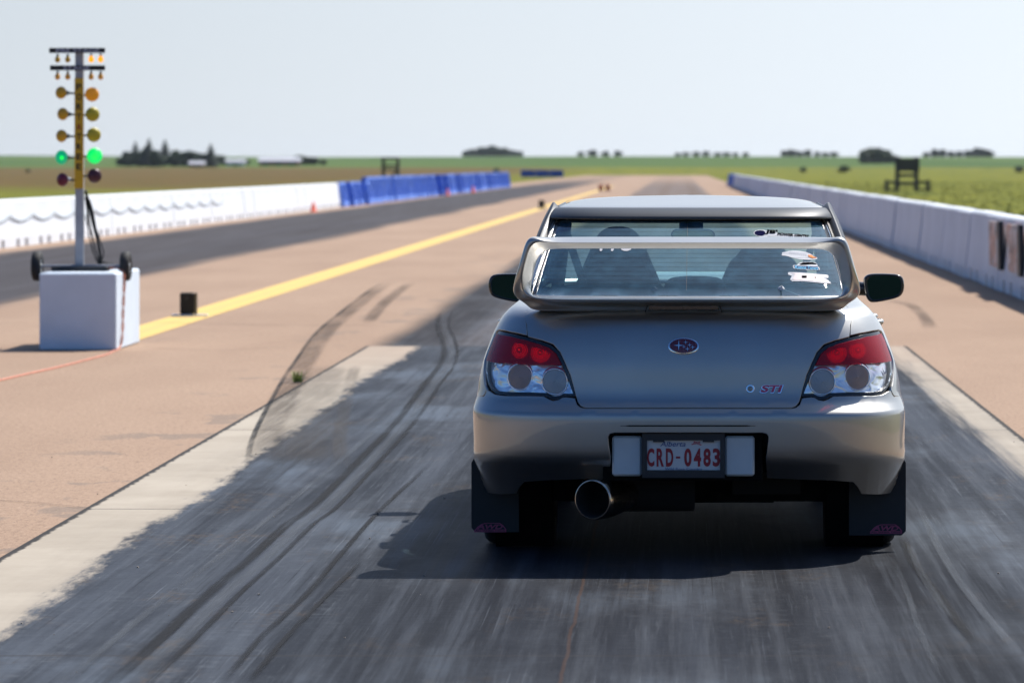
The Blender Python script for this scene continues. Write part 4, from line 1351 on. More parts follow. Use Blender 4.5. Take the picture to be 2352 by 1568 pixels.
def tail_lamp(side):
    f = (lambda l: l) if side < 0 else (lambda l: mir(l))
    lu = lamp_uv
    root = panel('tail_light', f(inset(lu, -.001)), M_gloss, holes=[f(inset(lu, .0095))], off=-.004, rim=.018, sp=.03)
    root['label'] = 'left tail light' if side < 0 else 'right tail light'
    # recessed bucket
    panel('reflector', f(inset(lu, .010)), M_facet, root, off=-.020, rim=0, sp=.02)
    lens_out = inset(lu, .013)
    sp1 = uv(1119, 829); sp2 = uv(1290, 838.5)        # red above, clear below this line
    def cut(poly, up):
        out = []
        n = len(poly)
        def g(p):
            k = (p[0]-sp1[0])/(sp2[0]-sp1[0]); return (p[1]-(sp1[1]+(sp2[1]-sp1[1])*k))*(1 if up else -1)
        for i in range(n):
            a, b_ = poly[i], poly[(i+1) % n]; ga, gb = g(a), g(b_)
            if ga >= 0: out.append(a)
            if ga*gb < 0:
                k = ga/(ga-gb); out.append((a[0]+(b_[0]-a[0])*k, a[1]+(b_[1]-a[1])*k))
        return out
    up = cut(lens_out, True); dn = cut(lens_out, False)
    # silver rim between gasket and lens
    panel('red_lens', f(up), M_red, root, off=.004, rim=.010, sp=.02)
    panel('clear_lens', f(dn), M_clear, root, off=.004, rim=.008, sp=.02)
    panel('red_reflector', f(cut(inset(lu, .016), True)), M_redback, root, off=-.0145, rim=0, sp=.02)
    # divider
    # lit rings behind the red lens
    for (px, py, rr) in ((1189.5, 801.5, (9, 13.5, 18)), (1238.5, 808, (8.5, 13, 17.5, 22))):
        c = uv(px, py)
        b = MB()
        for q, r in enumerate(rr):
            nseg = max(8, int(r*2.2))
            for k in range(nseg):
                an = 2*PI*k/nseg
                u_ = uv_off(c, r*math.cos(an), r*math.sin(an))
                if not in_uv(up, u_, .012): continue
                p = S(u_[0], u_[1], -.0095); n = SN(*u_)
                if side > 0: p.x = -p.x; n.x = -n.x
                s_ = .0019*(1.1 if q < 2 else .85)
                a1 = n.orthogonal().normalized(); a2 = n.cross(a1)
                b.add([p+a1*s_, p+a2*s_, p-a1*s_, p-a2*s_, p+n*s_*.8], [(0, 1, 4), (1, 2, 4), (2, 3, 4), (3, 0, 4)])
        b.build('led_ring', M_led, root)
        p = S(c[0], c[1], -.008); n = SN(*c)
        if side > 0: p.x = -p.x; n.x = -n.x
        Mx = Matrix.Translation(p) @ n.to_track_quat('Z', 'Y').to_matrix().to_4x4()
        MB().lathe([(.0028, -.002), (.0025, .002), (.001, .003)], 12, Mx).build('led_core', M_led2, root, smooth=True)
    # round lamps below
    for (px, py, r, mt, nm) in ((1192, 864.5, .050, M_dimb, 'brown tinted round lens'), (1273, 876, .049, M_dimg, 'grey round lens')):
        c = uv(px, py); p = S(c[0], c[1], -.008); n = SN(*c)
        n = (n*.45+Vector((0, -1, 0))*.55).normalized()
        if side > 0: p.x = -p.x; n.x = -n.x
        Mx = Matrix.Translation(p) @ n.to_track_quat('Z', 'Y').to_matrix().to_4x4()
        prof = [(r+.006, -.03), (r+.006, -.002), (r+.003, .001), (r, -.001), (r-.001, -.004)]
        MB().lathe(prof, 40, Mx).build('lens_bezel', M_facet, root, smooth=True)
        cr = MB(); N_ = 18
        for k in range(N_+1):
            an = R_(25)+R_(130)*k/N_; th = .007*math.sin(PI*k/N_)
            for rr_2, zz_ in ((r+.0065, .002), (r+.0065+th, .001)):
                lv = Vector((rr_2*math.cos(an), rr_2*math.sin(an), zz_)); cr.v.append(tuple(Mx @ lv))
        cr.f = [(2*q, 2*q+2, 2*q+3, 2*q+1) for q in range(N_)]
        cr.build('red_crescent', M_redback2, root)
        prof = [(r-.0015, -.004)]
        k = r-.0015
        while k > .006:
            prof += [(k-.0012, .000+.004*(1-k/r)), (k-.0034, .0005+.004*(1-k/r)), (k-.0046, -.002+.004*(1-k/r))]
            k -= .0052
        prof += [(.004, .004), (.001, .006)]
        o = MB().lathe(prof, 40, Mx).build('round_lens', mt, root)
        o['label'] = nm
    return root
def uv_off(c, dx, dy):
    """parameters dx, dy frame-pixels away from c (locally linear)"""
    e = .01
    p0 = proj(S(*c)); pt = proj(S(c[0]+e, c[1])); pv = proj(S(c[0], c[1]+e))
    a, b_, d, g = (pt[0]-p0[0])/e, (pv[0]-p0[0])/e, (pt[1]-p0[1])/e, (pv[1]-p0[1])/e
    det = a*g-b_*d
    return (c[0]+(g*dx-b_*dy)/det, c[1]+(-d*dx+a*dy)/det)
def in_uv(poly, p, m_=0):
    q = inset(poly, m_) if m_ else poly
    return bool(inpoly(q, np.array([p[0]]), np.array([p[1]]))[0])
tail_lamp(-1); tail_lamp(1)

# things laid on the shell: a local frame in frame-pixels around (px, py)
def lay(name, verts, faces, px, py, mat, parent, off=.003, side=1):
    c = uv(px, py)
    pos = []
    for x, y in verts:
        u_ = uv_off(c, x, -y)
        pos.append(tuple(S(u_[0], u_[1], off)))
    b = MB(); b.v = pos; b.f = list(faces)
    o = b.build(name, mat, parent)
    return o
def raised(name, poly, px, py, mat, parent, h=.004, base=.001):
    """small raised shape with sides"""
    c = uv(px, py); n = len(poly)
    b = MB()
    for off, sc in ((base-.003, 1.0), (base+h*.7, 1.0), (base+h, .93)):
        for x, y in poly:
            u_ = uv_off(c, x*sc, -y*sc); b.v.append(tuple(S(u_[0], u_[1], off)))
    for k in range(2):
        for i in range(n):
            j = (i+1) % n; b.f.append((k*n+i, k*n+j, k*n+n+j, k*n+n+i))
    b.f.append(tuple(2*n+i for i in range(n)))
    return b.build(name, mat, parent, angle=40)
def laytext(s, px, py, w, h, mat, parent, name='lettering', off=.004, shear=0, bold=.02, rot=0):
    vs, fs = text2d(s, bold)
    out = []
    cr, sr = math.cos(rot), math.sin(rot)
    for x, y in vs:
        X, Y = x*w+y*h*shear, y*h
        out.append((X*cr-Y*sr, X*sr+Y*cr))
    return lay(name, out, fs, px, py, mat, parent, off)
# oval emblem with stars
el = [(35.5*math.cos(2*PI*k/40), 19.5*math.sin(2*PI*k/40)) for k in range(40)]
em = raised('emblem', el, 1570, 795, M_chrome, trunk, .005, .001)
M_maroon = simple('maroon_enamel', (0.10, 0.008, 0.022), .25, coat=.6)
raised('emblem_field', [(x*.90, y*.84) for x, y in el], 1570, 795, M_maroon, em, .0015, .0058)
def star(cx, cy, r, w=.16):
    out = []
    for k in range(8):
        a_ = PI/4*k; q = r if k % 2 == 0 else r*w
        out.append((cx+q*math.cos(a_), cy+q*math.sin(a_)))
    return out
sb = []; sf_ = []
for cx, cy, r in ((-11, 1, 12.5), (5, 8, 6), (14, 2, 6), (21, -3, 6), (9, -7, 6), (1, -2, 5)):
    k = len(sb); sb += [(cx, cy)]+star(cx, cy, r); sf_ += [(k, k+1+i, k+1+(i+1) % 8) for i in range(8)]
lay('stars', sb, sf_, 1570, 795, M_chrome, em, .0085)
b1 = laytext('STI', 1772, 892.5, 46, 17, simple('pink_badge', (0.45, 0.05, 0.13), .35), trunk, 'model_badge', .005, .35, .035)
laytext('STI', 1772, 893.5, 50, 20, M_chrome, b1, 'badge_rim', .0035, .35, .06)
kp = [(10*math.cos(2*PI*k/24), 10*math.sin(2*PI*k/24)) for k in range(24)]
ky = raised('key_lock', kp, 1723, 892.5, M_chrome, trunk, .004)
raised('lock_barrel', [(x*.62, y*.62) for x, y in kp], 1723, 892.5, simple('dull_lock', (.25, .26, .26), .4, metal=.7), ky, .002, .0045)

# --- plate recess, reflectors and plate
def cbox(name, pa, pb, y0, y1, mat, parent=None, bev=.004):
    a, b_ = loc(pa[0], pa[1], y0), loc(pb[0], pb[1], y0)
    return MB().box(a.x, b_.x, y0, y1, b_.z, a.z, bev=bev).build(name, mat, parent or bumper, angle=30)
cbox('plate_recess', (1385, 986), (1752, 1104), .062, .072, M_under)
M_wrefl = simple('pale_reflector_panel', (0.50, 0.55, 0.57), .5, coat=.2, var=.05)
cbox('white_panel', (1406, 1001), (1474, 1093), .040, .062, M_wrefl, bev=.008)
cbox('white_panel', (1665, 1001), (1733, 1093), .040, .062, M_wrefl, bev=.008)
pf = MB()
for pa, pb in (((1474.5, 995), (1664.5, 1011)), ((1474.5, 1079.5), (1664.5, 1097)), ((1474.5, 1011), (1486, 1079.5)), ((1654, 1011), (1664.5, 1079.5)), ((1500, 1011), (1526, 1015)), ((1614, 1011), (1640, 1015))):
    a, b_ = loc(pa[0], pa[1], .018), loc(pb[0], pb[1], .018)
    pf.box(a.x, b_.x, .020, .045, b_.z, a.z)
pframe = pf.build('plate_frame', M_matte, bumper)
M_plate = simple('white_plate', (0.55, 0.55, 0.55), .45, var=.05)
plate = cbox('license_plate', (1483, 1008), (1657, 1082), .032, .038, M_plate, None, .002)
plate.parent = car
M_ptxt = simple('plate_red', (0.30, 0.012, 0.02), .5); M_pblu = simple('plate_blue', (0.03, 0.06, 0.22), .5)
def ptxt(s, px, py, w, h, mat, bold=.02, sh=0):
    a = loc(px, py, .0305); k = CARY/FL
    vs, fs = text2d(s, bold)
    b = MB(); b.add([(a.x+(x*w+y*h*sh)*k, .0305, a.z+y*h*k) for x, y in vs], fs)
    return b.build('plate_lettering', mat, plate)
x = 1484.5
chs = 'CRD-0483'
cxs = [1494.5, 1516.5, 1538, 1557.5, 1580, 1602, 1624, 1645.5]
for ch, cx_ in zip(chs, cxs):
    if ch == '-': ptxt('-', cx_, 1050, 10, 4.5, M_ptxt, .02)
    else: ptxt(ch, cx_, 1050, 17, 42, M_ptxt, .035)
ptxt('Alberta', 1547, 1019, 58, 12, M_pblu, .005, .3)
ptxt('Wild Rose Country', 1570, 1077, 86, 7, M_pblu, .0)
rose = []; rf_ = []
for k in range(7):
    a_ = R_(-20+k*35); r1 = 8 if k % 2 else 11
    i = len(rose); rose += [(0, 0), (r1*math.cos(a_-.2), r1*.6*math.sin(a_-.2)), (r1*1.15*math.cos(a_), r1*.7*math.sin(a_)), (r1*math.cos(a_+.2), r1*.6*math.sin(a_+.2))]; rf_ += [(i, i+1, i+2, i+3)]
a = loc(1600, 1019, .0305); k = CARY/FL
bq = MB(); bq.add([(a.x+p[0]*k, .0305, a.z+p[1]*k) for p in rose], rf_); bq.build('plate_rose', simple('rose_red', (.45, .04, .06), .5), plate)

# --- underside, exhaust, wheels, flaps
ub = MB()
ub.box(-.60, .60, .20, .62, .36, .60); ub.box(-.60, .60, .62, 3.9, .20, .56); ub.box(-.80, .80, 1.34, 3.02, .19, .30)
ub.box(-.45, .35, .55, .80, .20, .40)
ub.build('underbody', M_under, car)
mf = MB(); mf.tube([(-.30, .40, .27), (.02, .42, .27)], .095, 20); mf.tube([(.10, .9, .25), (.10, 2.8, .22)], .035, 10); mf.tube([(-.55, .95, .30), (.55, .95, .30)], .04, 10)
mf.box(.18, .46, .48, .58, .24, .33)
mf.build('muffler', simple('dull_exhaust_metal', (.006, .006, .006), .9, metal=.0), car, smooth=False)
tipc = loc(1361, 1147, .02)
Mt = Matrix.Translation(tipc) @ Matrix.Rotation(R_(-25), 4, 'Z') @ Matrix.Rotation(R_(90), 4, 'X')
M_tip = simple('polished_tip', (0.50, 0.43, 0.36), .20, metal=1.0, var=.35, scale=40)
M_soot = simple('sooty_bore', (.010, .009, .008), .8)
tip = MB().lathe([(.060, -.30), (.078, -.16), (.083, -.10), (.083, -.03), (.0815, -.006), (.079, .001), (.076, .001)], 48, Mt).build('exhaust_tip', M_tip, car, smooth=True)
MB().lathe([(.076, .001), (.073, -.002), (.071, -.006), (.066, -.10), (.058, -.20), (.001, -.20)], 40, Mt).build('bore', M_soot, tip, smooth=True)
M_hub = simple('dark_wheel', (.10, .09, .06), .4, metal=.6)
def wheel(x, y):
    e = empty('wheel', (x, y, .318), 0, car)
    M = Matrix.Rotation(R_(90), 4, 'Y')
    MB().lathe([(.215, -.112), (.26, -.118), (.298, -.112), (.314, -.095), (.318, -.07), (.318, -.028), (.312, -.026), (.312, -.020), (.318, -.018), (.318, .018), (.312, .020), (.312, .026), (.318, .028), (.318, .07), (.314, .095), (.298, .112), (.26, .118), (.215, .112)], 56, M).build('tyre', M_tyre, e, smooth=True)
    r = MB(); r.lathe([(.216, -.10), (.20, -.09), (.19, 0), (.20, .09), (.216, .10)], 40, M); r.lathe([(.05, .07), (.05, .10), (.001, .105)], 20, M); r.lathe([(.05, -.07), (.05, -.10), (.001, -.105)], 20, M)
    for k in range(5):
        a_ = 2*PI*k/5
        r.tube([(.07, .03*math.cos(a_), .03*math.sin(a_)), (.085, .20*math.cos(a_), .20*math.sin(a_))], .018, 8)
        r.tube([(-.07, .03*math.cos(a_), .03*math.sin(a_)), (-.085, .20*math.cos(a_), .20*math.sin(a_))], .018, 8)
    r.build('rim', M_hub, e, smooth=True)
for sx in (-1, 1):
    for y in (.93, 3.47): wheel(sx*.748, y)
    # wheel well
    for yy in (.93, 3.47):
        w = MB(); w.lathe([(.372, -.11), (.372, .13), (.1, .13)], 30, Matrix.Translation((sx*.70, yy, .33)) @ Matrix.Rotation(R_(-90*sx), 4, 'Y'))
        w.build('wheel_well', M_under, car, smooth=True)

M_flap = simple('black_mud_flap', (0.012, 0.013, 0.015), .65, var=.1)
M_pink = simple('pink_flap_print', (0.32, 0.05, 0.12), .6)
for sx in (-1, 1):
    xa, xb = (loc(1083, 1100, .565).x, loc(1192, 1100, .565).x) if sx < 0 else (loc(1950, 1100, .565).x, loc(2080.5, 1100, .565).x)
    zt = loc(1083, 1042, .56).z; zb = loc(1083, 1221 if sx < 0 else 1228, .56).z
    o_, i_ = (xa, xb) if sx < 0 else (xb, xa)
    rr = .018
    poly = [(i_, .50), (i_, zb), (o_+(rr if sx < 0 else -rr), zb), (o_, zb+rr), (o_, zt-.035), (o_+(.028 if sx < 0 else -.028), zt+.01), (o_+(.05 if sx < 0 else -.05), .50)]
    fp = MB().prism(poly, .556, .563, 'y').build('mud_flap', M_flap, car, angle=30)
    # arched letters
    cxp, cyp = (1126, 1210.5) if sx < 0 else (2035, 1214)
    a = loc(cxp, cyp, .5535); k = (CARY+.55)/FL
    out = [(-37, -11), (-37, -7), (-30, 1), (-22, 7), (-12, 10.5), (22, 10.5), (30, 5), (37, -4), (37, -11)]
    inn = [(-33, -9.5), (-33, -6.5), (-27, 0), (-20, 5.5), (-11, 8.8), (21, 8.8), (28, 3.5), (34.5, -5), (34.5, -9.5)]
    n_ = len(out); b = MB()
    b.add([(a.x+p[0]*k, .5537, a.z+p[1]*k) for p in out+inn], [(i, (i+1) % n_, n_+(i+1) % n_, n_+i) for i in range(n_)])
    b.add([(a.x+p[0]*k, .5533, a.z+p[1]*k) for p in [(-36, -10.5), (36, -10.5), (36, -4.5), (-36, -4.5)]], [(0, 1, 2, 3)])
    o = b.build('flap_logo', M_pink, fp)
    vs, fs = text2d('AWD', .035)
    b = MB(); b.add([(a.x+(u_*58+w_*12*.35)*k, .5525, a.z+(w_*11+1.6)*k) for u_, w_ in vs], fs); b.build('flap_lettering', M_pink, fp)
    vs, fs = text2d('ALL WHEEL DRIVE', .02)
    b = MB(); b.add([(a.x+(u_*68)*k, .5525, a.z+(w_*3.6-7.5)*k) for u_, w_ in vs], fs); b.build('flap_lettering', M_flap, fp)

# --- greenhouse ring with window openings
vg0, vg1 = 1.128, 1.448
def rr_(pts, it=2): return chaikin(pts, it)
RW = rr_([(-.83, 1.150), (-.825, 1.447-.012), (-.4, 1.440), (.4, 1.440), (.825, 1.447-.012), (.83, 1.150), (.4, 1.148), (-.4, 1.148)], 1)
RW = [(-.815, 1.133), (-.828, 1.147), (-.826, 1.43), (-.80, 1.442), (.80, 1.442), (.826, 1.43), (.828, 1.147), (.815, 1.133)]
def sidewin(t0a, t0b, t1a, t1b): return [(t0a, 1.165), (t0b, 1.425), (t1b, 1.43), (t1a, 1.165)]
SWr = sidewin(1.28, 1.50, 1.96, 1.96); SWf = sidewin(2.05, 2.05, 2.92, 2.72)
WS = [(3.22, 1.15), (3.22, 1.43), (3.26, 1.44), (4.74, 1.44), (4.78, 1.43), (4.78, 1.15)]
def m8(l): return [(8-t, v) for t, v in l]
holes = [RW, SWr, SWf, WS, m8(SWf), [(-t, v) for t, v in SWr]]
panel('window_pillars', [(-2.0, vg0), (6.0, vg0), (6.0, vg1), (-2.0, vg1)], M_paint, holes=holes, sp=.04, rim=.018)
# inner trim of the pillars
hin = [[(t, v) for t, v in h] for h in holes]
panel('pillar_trim', [(-2.0, vg0), (6.0, vg0), (6.0, vg1), (-2.0, vg1)], M_int, holes=hin, sp=.06, rim=0, off=-.022)
for h in (SWr, SWf, m8(SWf), [(-t, v) for t, v in SWr]):
    panel('side_window', inset(h, .004), M_sglass, off=-.008, rim=0, sp=.06)
windscreen = panel('windscreen', inset(WS, .003), M_wglass, off=-.008, rim=0, sp=.05)
GL = [(-.765, 1.139), (-.772, 1.151), (-.775, 1.425), (-.755, 1.434), (.755, 1.434), (.775, 1.425), (.772, 1.151), (.765, 1.139)]
panel('window_seal', inset(RW, .003), M_gloss, holes=[GL], off=-.006, rim=.01, sp=.03)
rearw = panel('rear_window', GL, M_rglass, off=-.008, rim=0, sp=.03)
# twin bright strips down each side of the seal
for sx in (-1, 1):
    for tt in (.795, .822):
        b = MB().tube([S(sx*(tt+.004*math.sin(i)), 1.155+i*.0275, .001) for i in range(11)], .0022, 6)
        b.build('seal_strip', M_chrome if tt < .8 else M_gloss, rearw, smooth=True)
# heating lines
b = MB()
for k in range(15):
    v = 1.178+k*.0165
    pts = [S(-.735+1.47*i/24, v, -.0065) for i in range(25)]
    for i in range(24):
        j = len(b.v); d = Vector((0, 0, .00035))
        b.v += [tuple(pts[i]-d), tuple(pts[i+1]-d), tuple(pts[i+1]+d), tuple(pts[i]+d)]; b.f.append((j, j+1, j+2, j+3))
pts = [S(-.012, 1.17+i*.026, -.0064) for i in range(11)]
for i in range(10):
    j = len(b.v); d = Vector((.0007, 0, 0)); b.v += [tuple(pts[i]-d), tuple(pts[i]+d), tuple(pts[i+1]+d), tuple(pts[i+1]-d)]; b.f.append((j, j+1, j+2, j+3))
b.build('heating_lines', simple('heating_line', (.06, .045, .035), .6), rearw)

# roof, roof rails, roof-edge visor
roof = grid('roof', -4, 4, 1.448, 1.63, 0, M_paint, 200, 26)
for sx in (-1, 1):
    b = MB()
    P1 = [S(sx*(1.02+.075*i), 1.520, .007) for i in range(24)]; P2 = [S(sx*(1.02+.075*i), 1.548, .008) for i in range(24)]
    P0 = [S(sx*(.93), 1.45, .0015), S(sx*(.95), 1.49, .0015)]
    b.v = [tuple(p) for q in zip(P1, P2) for p in q]; b.f = [(2*i, 2*i+2, 2*i+3, 2*i+1) for i in range(23)]
    b.tube([S(sx*.925, 1.45, .002), S(sx*.94, 1.49, .002), S(sx*1.0, 1.53, .002)], .005, 6)
    b.build('roof_molding', M_gloss, roof)
def visor():
    n = 72; b = MB(); prof = [(1.432, .006), (1.426, .012), (1.425, .016), (1.431, .021), (1.445, .022), (1.458, .020), (1.470, .016), (1.478, .009), (1.474, .004), (1.45, .004)]
    m_ = len(prof)
    for i in range(n+1):
        t = -.90+1.80*i/n
        for v, o in prof:
            b.v.append(tuple(S(t, v, o)))
    for i in range(n):
        for k in range(m_):
            l = (k+1) % m_; b.f.append((i*m_+k, i*m_+l, (i+1)*m_+l, (i+1)*m_+k))
    b.f.append(tuple(range(m_))); b.f.append(tuple(n*m_+k for k in range(m_-1, -1, -1)))
    return b.build('roof_visor', M_dgrey, car, smooth=True)
M_dgrey = simple('visor_dark_grey', (0.038, 0.041, 0.046), .5, metal=.2, coat=.15, var=.05)  # visor and fins coloured darker than the body panels
vis = visor()
for sx in (-1, 1):     # end fins of the visor running down the pillar
    out = [(.905, 1.478), (1.0, 1.490), (1.10, 1.475), (1.09, 1.43), (1.02, 1.36), (.95, 1.315), (.90, 1.31), (.885, 1.35), (.89, 1.43)]
    panel('visor_fin', [(sx*t, v) for t, v in chaikin(out, 2)], M_dgrey, off=.032, rim=.032, sp=.03, edge=.006)

# --- side panels, front end
def door(y0, y1, a0, name='door'):
    v0 = .26
    pts = vline(y0, v0, 1.122)
    pts += [sv(y0+(y1-y0)*k/6, 1.122, 1) for k in range(1, 6)]
    pts += vline(y1, v0, 1.122)[::-1]
    for sd_ in (1, -1):
        q = pts if sd_ > 0 else mir(pts)[::-1]
        o = panel(name, q, M_paint, sp=.05)
        t, v = sv(y0+.18, .90, sd_)
        p = S(t, v)
        M = Matrix.Translation(p)
        MB().tube([p+Vector((-sd_*.01, -.075, 0)), p+Vector((sd_*.03, -.055, .002)), p+Vector((sd_*.034, 0, .003)), p+Vector((sd_*.03, .055, .002)), p+Vector((-sd_*.01, .075, 0))], .013, 8).build('handle', M_paint, o, smooth=True)
door(1.615, 2.30, 0); door(2.312, 3.06, 0)
# sills
for sd_ in (1, -1):
    pts = [sv(1.31, .203, sd_), sv(1.31, .25, sd_), sv(3.06, .25, sd_), sv(3.06, .203, sd_)]
    panel('sill', pts if sd_ > 0 else pts[::-1], M_paint, sp=.06)
# front fenders
fe = vline(3.068, .24, 1.122) + [(3.12, 1.122), (3.12, 1.05), (3.14, .99), (3.16, .93), sv(3.93, .90, 1), sv(3.93, .68, 1), sv(3.80, .64, 1)]
fe += [sv(3.47+.37*math.cos(R_(a)), .32+.37*math.sin(R_(a)), 1) for a in (58, 70, 90, 110, 130, 150, 165, 178)]
panel('front_fender', fe, M_paint, sp=.05); panel('front_fender', mir(fe)[::-1], M_paint, sp=.05)
hd = [(3.13, 1.122), (3.13, 1.05), (3.15, .99), (3.18, .90), (3.3, .80), (3.6, .78), (4.0, .775)]
hood = panel('hood', hd+[(8-t, v) for t, v in hd[::-1]], M_paint, sp=.05)
MB().prism([(3.30, 1.03), (3.85, .97), (3.88, 1.0), (3.85, 1.06), (3.75, 1.075), (3.35, 1.06)], -.28, .28, 'x').build('hood_scoop', M_paint, hood, angle=30)
fb = [sv(3.845, .30, 1), sv(3.845, .5, 1), sv(3.81, .62, 1), sv(3.93, .67, 1), (3.24, .72), (3.5, .715), (4.0, .70)]
panel('front_bumper', fb+[(8-t, v) for t, v in fb[::-1][1:]]+[(4.9, .22), (4.0, .22), (3.1, .22)], M_paint, sp=.05, holes=[[(3.72, .58), (3.72, .32), (4.28, .32), (4.28, .58)]])
grid('grille', 3.66, 4.34, .3, .60, -.04, M_matte, 20, 8)
grid('grille', 3.6, 4.4, .70, .79, -.012, M_matte, 20, 4)
for a_, c_ in ((3.2, 3.57), (4.43, 4.8)):
    panel('headlight', chaikin([(a_, .725), (a_, .88 if a_ < 4 else .79), (c_, .79 if a_ < 4 else .88), (c_, .725)], 1), M_facet, off=-.004, rim=.01, sp=.04)
# door mirrors
M_mg = Mat('dark_teal_mirror').set('Base Color', (0.005, 0.018, 0.024)).set('Metallic', 1.0).set('Roughness', .03).m
for sx in (-1, 1):
    pc = [(1983, 648), (1985, 636), (1996, 629), (2020, 628), (2052, 629), (2066, 631), (2074, 638), (2077, 652), (2075, 671), (2066, 682), (2040, 689), (2012, 694), (1997, 694), (1988, 680)]
    P = [loc(a_, c_, 2.90) for a_, c_ in pc]
    if sx < 0:
        dx = loc(1122, 660, 2.9).x+P[7].x
        P = [Vector((-p.x+dx, p.y, p.z)) for p in P]
    cx = sum(p.x for p in P)/len(P); cz = sum(p.z for p in P)/len(P)
    P2 = chaikin([(p.x, p.z) for p in P], 2); n = len(P2)
    b = MB()
    rings = [(.84, -.002), (.93, -.006), (1.0, .008), (1.0, .05), (.93, .11), (.70, .16), (.3, .18)]
    for s_, dy in rings:
        for x, z in P2: b.v.append((cx+(x-cx)*s_, 2.88+dy, cz+(z-cz)*s_))
    for r_ in range(len(rings)-1):
        for i in range(n):
            j = (i+1) % n; b.f.append((r_*n+i, r_*n+j, (r_+1)*n+j, (r_+1)*n+i))
    b.f.append(tuple((len(rings)-1)*n+i for i in range(n)))
    b.tube([(sx*.70, 2.98, 1.02), (cx, 2.96, cz-.02)], [.035, .03], 8)
    mo = b.build('side_mirror', M_gloss, car, smooth=True)
    b = MB(); b.v = [(cx+(x-cx)*.86, 2.879, cz+(z-cz)*.86) for x, z in P2]; b.f = [tuple(range(n))]
    b.build('mirror_glass', M_mg, mo)

# --- interior
ib = MB()
ib.box(-.66, .66, 1.2, 3.35, .56, .62)
ib.build('cabin_floor', M_int, car)
M_seat = simple('black_seat_fabric', (0.016, 0.018, 0.022), .9, bump=.1, scale=30)
def pillow(poly, y0, y1, lean=0.0, z0=.5):
    n = len(poly); cx = sum(p[0] for p in poly)/n; cz = sum(p[1] for p in poly)/n
    b = MB(); ym = (y0+y1)/2; hy = (y1-y0)/2
    rings = []
    for k in range(7):
        a_ = PI*k/6; s_ = 1-.13*(1-math.sin(a_))**1.0 if 0 < k < 6 else .80
        rings.append((s_, ym-hy*math.cos(a_)))
    for s_, y in rings:
        for x, z in poly:
            zz = cz+(z-cz)*s_
            b.v.append((cx+(x-cx)*s_, y-(zz-z0)*lean, zz))
    for r_ in range(6):
        for i in range(n):
            j = (i+1) % n; b.f.append((r_*n+i, r_*n+j, (r_+1)*n+j, (r_+1)*n+i))
    b.f.append(tuple(range(n-1, -1, -1))); b.f.append(tuple(6*n+i for i in range(n)))
    return b
def seat(px0, top_py, cxpx):
    cx = loc(cxpx, 600, 2.3).x; zt = loc(cxpx, top_py, 2.3).z
    h = [(-.20, .60), (-.235, .80), (-.225, .98), (-.185, 1.08), (-.150, 1.16), (-.115, zt-.075), (-.085, zt-.025), (-.04, zt), (.04, zt), (.085, zt-.025), (.115, zt-.075), (.150, 1.16), (.185, 1.08), (.225, .98), (.235, .80), (.20, .60)]
    poly = chaikin([(cx+x, z) for x, z in h], 2)
    e = pillow(poly, 2.23, 2.40, .10, 1.1).build('front_seat', M_seat, car, smooth=True)
    return e
seat(0, 520, 1420); seat(0, 548, 1752)
# rear seat and shelf
MB().box(-.60, .60, .80, 1.30, 1.000, 1.02, bev=.008).build('parcel_shelf', M_int, car)
for cx, w, zt in ((-.34, .27, 1.085), (.36, .27, 1.085), (.02, .14, 1.115)):
    poly = chaikin([(cx-w, .62), (cx-w, zt-.06), (cx-w*.86, zt-.012), (cx-w*.5, zt), (cx+w*.5, zt), (cx+w*.86, zt-.012), (cx+w, zt-.06), (cx+w, .62)], 2)
    pillow(poly, 1.28, 1.46, 0).build('rear_seat_back', M_seat, car, smooth=True)
db = MB(); db.prism([(2.95, .70), (2.93, .90), (2.97, .985), (3.10, 1.035), (3.25, 1.03), (3.40, .99), (3.40, .70)], -.64, .64, 'x'); db.box(-.47, -.20, 2.93, 3.06, 1.00, 1.065, bev=.01)
db.build('dashboard', M_int, car, angle=30)
sw = MB(); cs = Vector((-.33, 2.72, .96))
sw.tube([cs+Vector((.185*math.cos(a_), .07*math.sin(a_), .175*math.sin(a_))) for a_ in [2*PI*k/32 for k in range(32)]], .014, 8, closed=True)
sw.tube([cs+Vector((-.18, 0, 0)), cs, cs+Vector((.18, 0, 0))], .02, 6); sw.tube([cs, cs+Vector((0, .25, -.1))], .03, 8)
sw.build('steering_wheel', M_int, car, smooth=True)
for sx in (-1, 1):
    MB().box(min(sx*.64, sx*.67), max(sx*.64, sx*.67), 1.45, 3.2, .6, 1.04).build('door_card', M_int, car)
    MB().tube([(sx*.60, 2.08, .62), (sx*.60, 2.09, 1.06), (sx*.565, 2.08, 1.35)], .03, 8).build('b_pillar_trim'.replace('b_', ''), M_int, car, smooth=True)
    MB().tube([(sx*.575, 2.10, 1.33), (sx*.50, 2.16, 1.10), (sx*.42, 2.22, .82)], .018, 6).build('seat_belt', M_int, car, smooth=True)
# headliner
b = MB()
for j in range(9):
    for i in range(21):
        s_ = -1+2*i/20; y = 1.40+1.15*j/8
        b.v.append((s_*.53, y, 1.405-.030*abs(s_)**3-.02*(abs(j-4)/4)**2))
for j in range(8):
    for i in range(20):
        a_ = j*21+i; b.f.append((a_, a_+1, a_+22, a_+21))
b.build('headliner', simple('grey_headliner', (.10, .11, .115), .9), car, smooth=True)
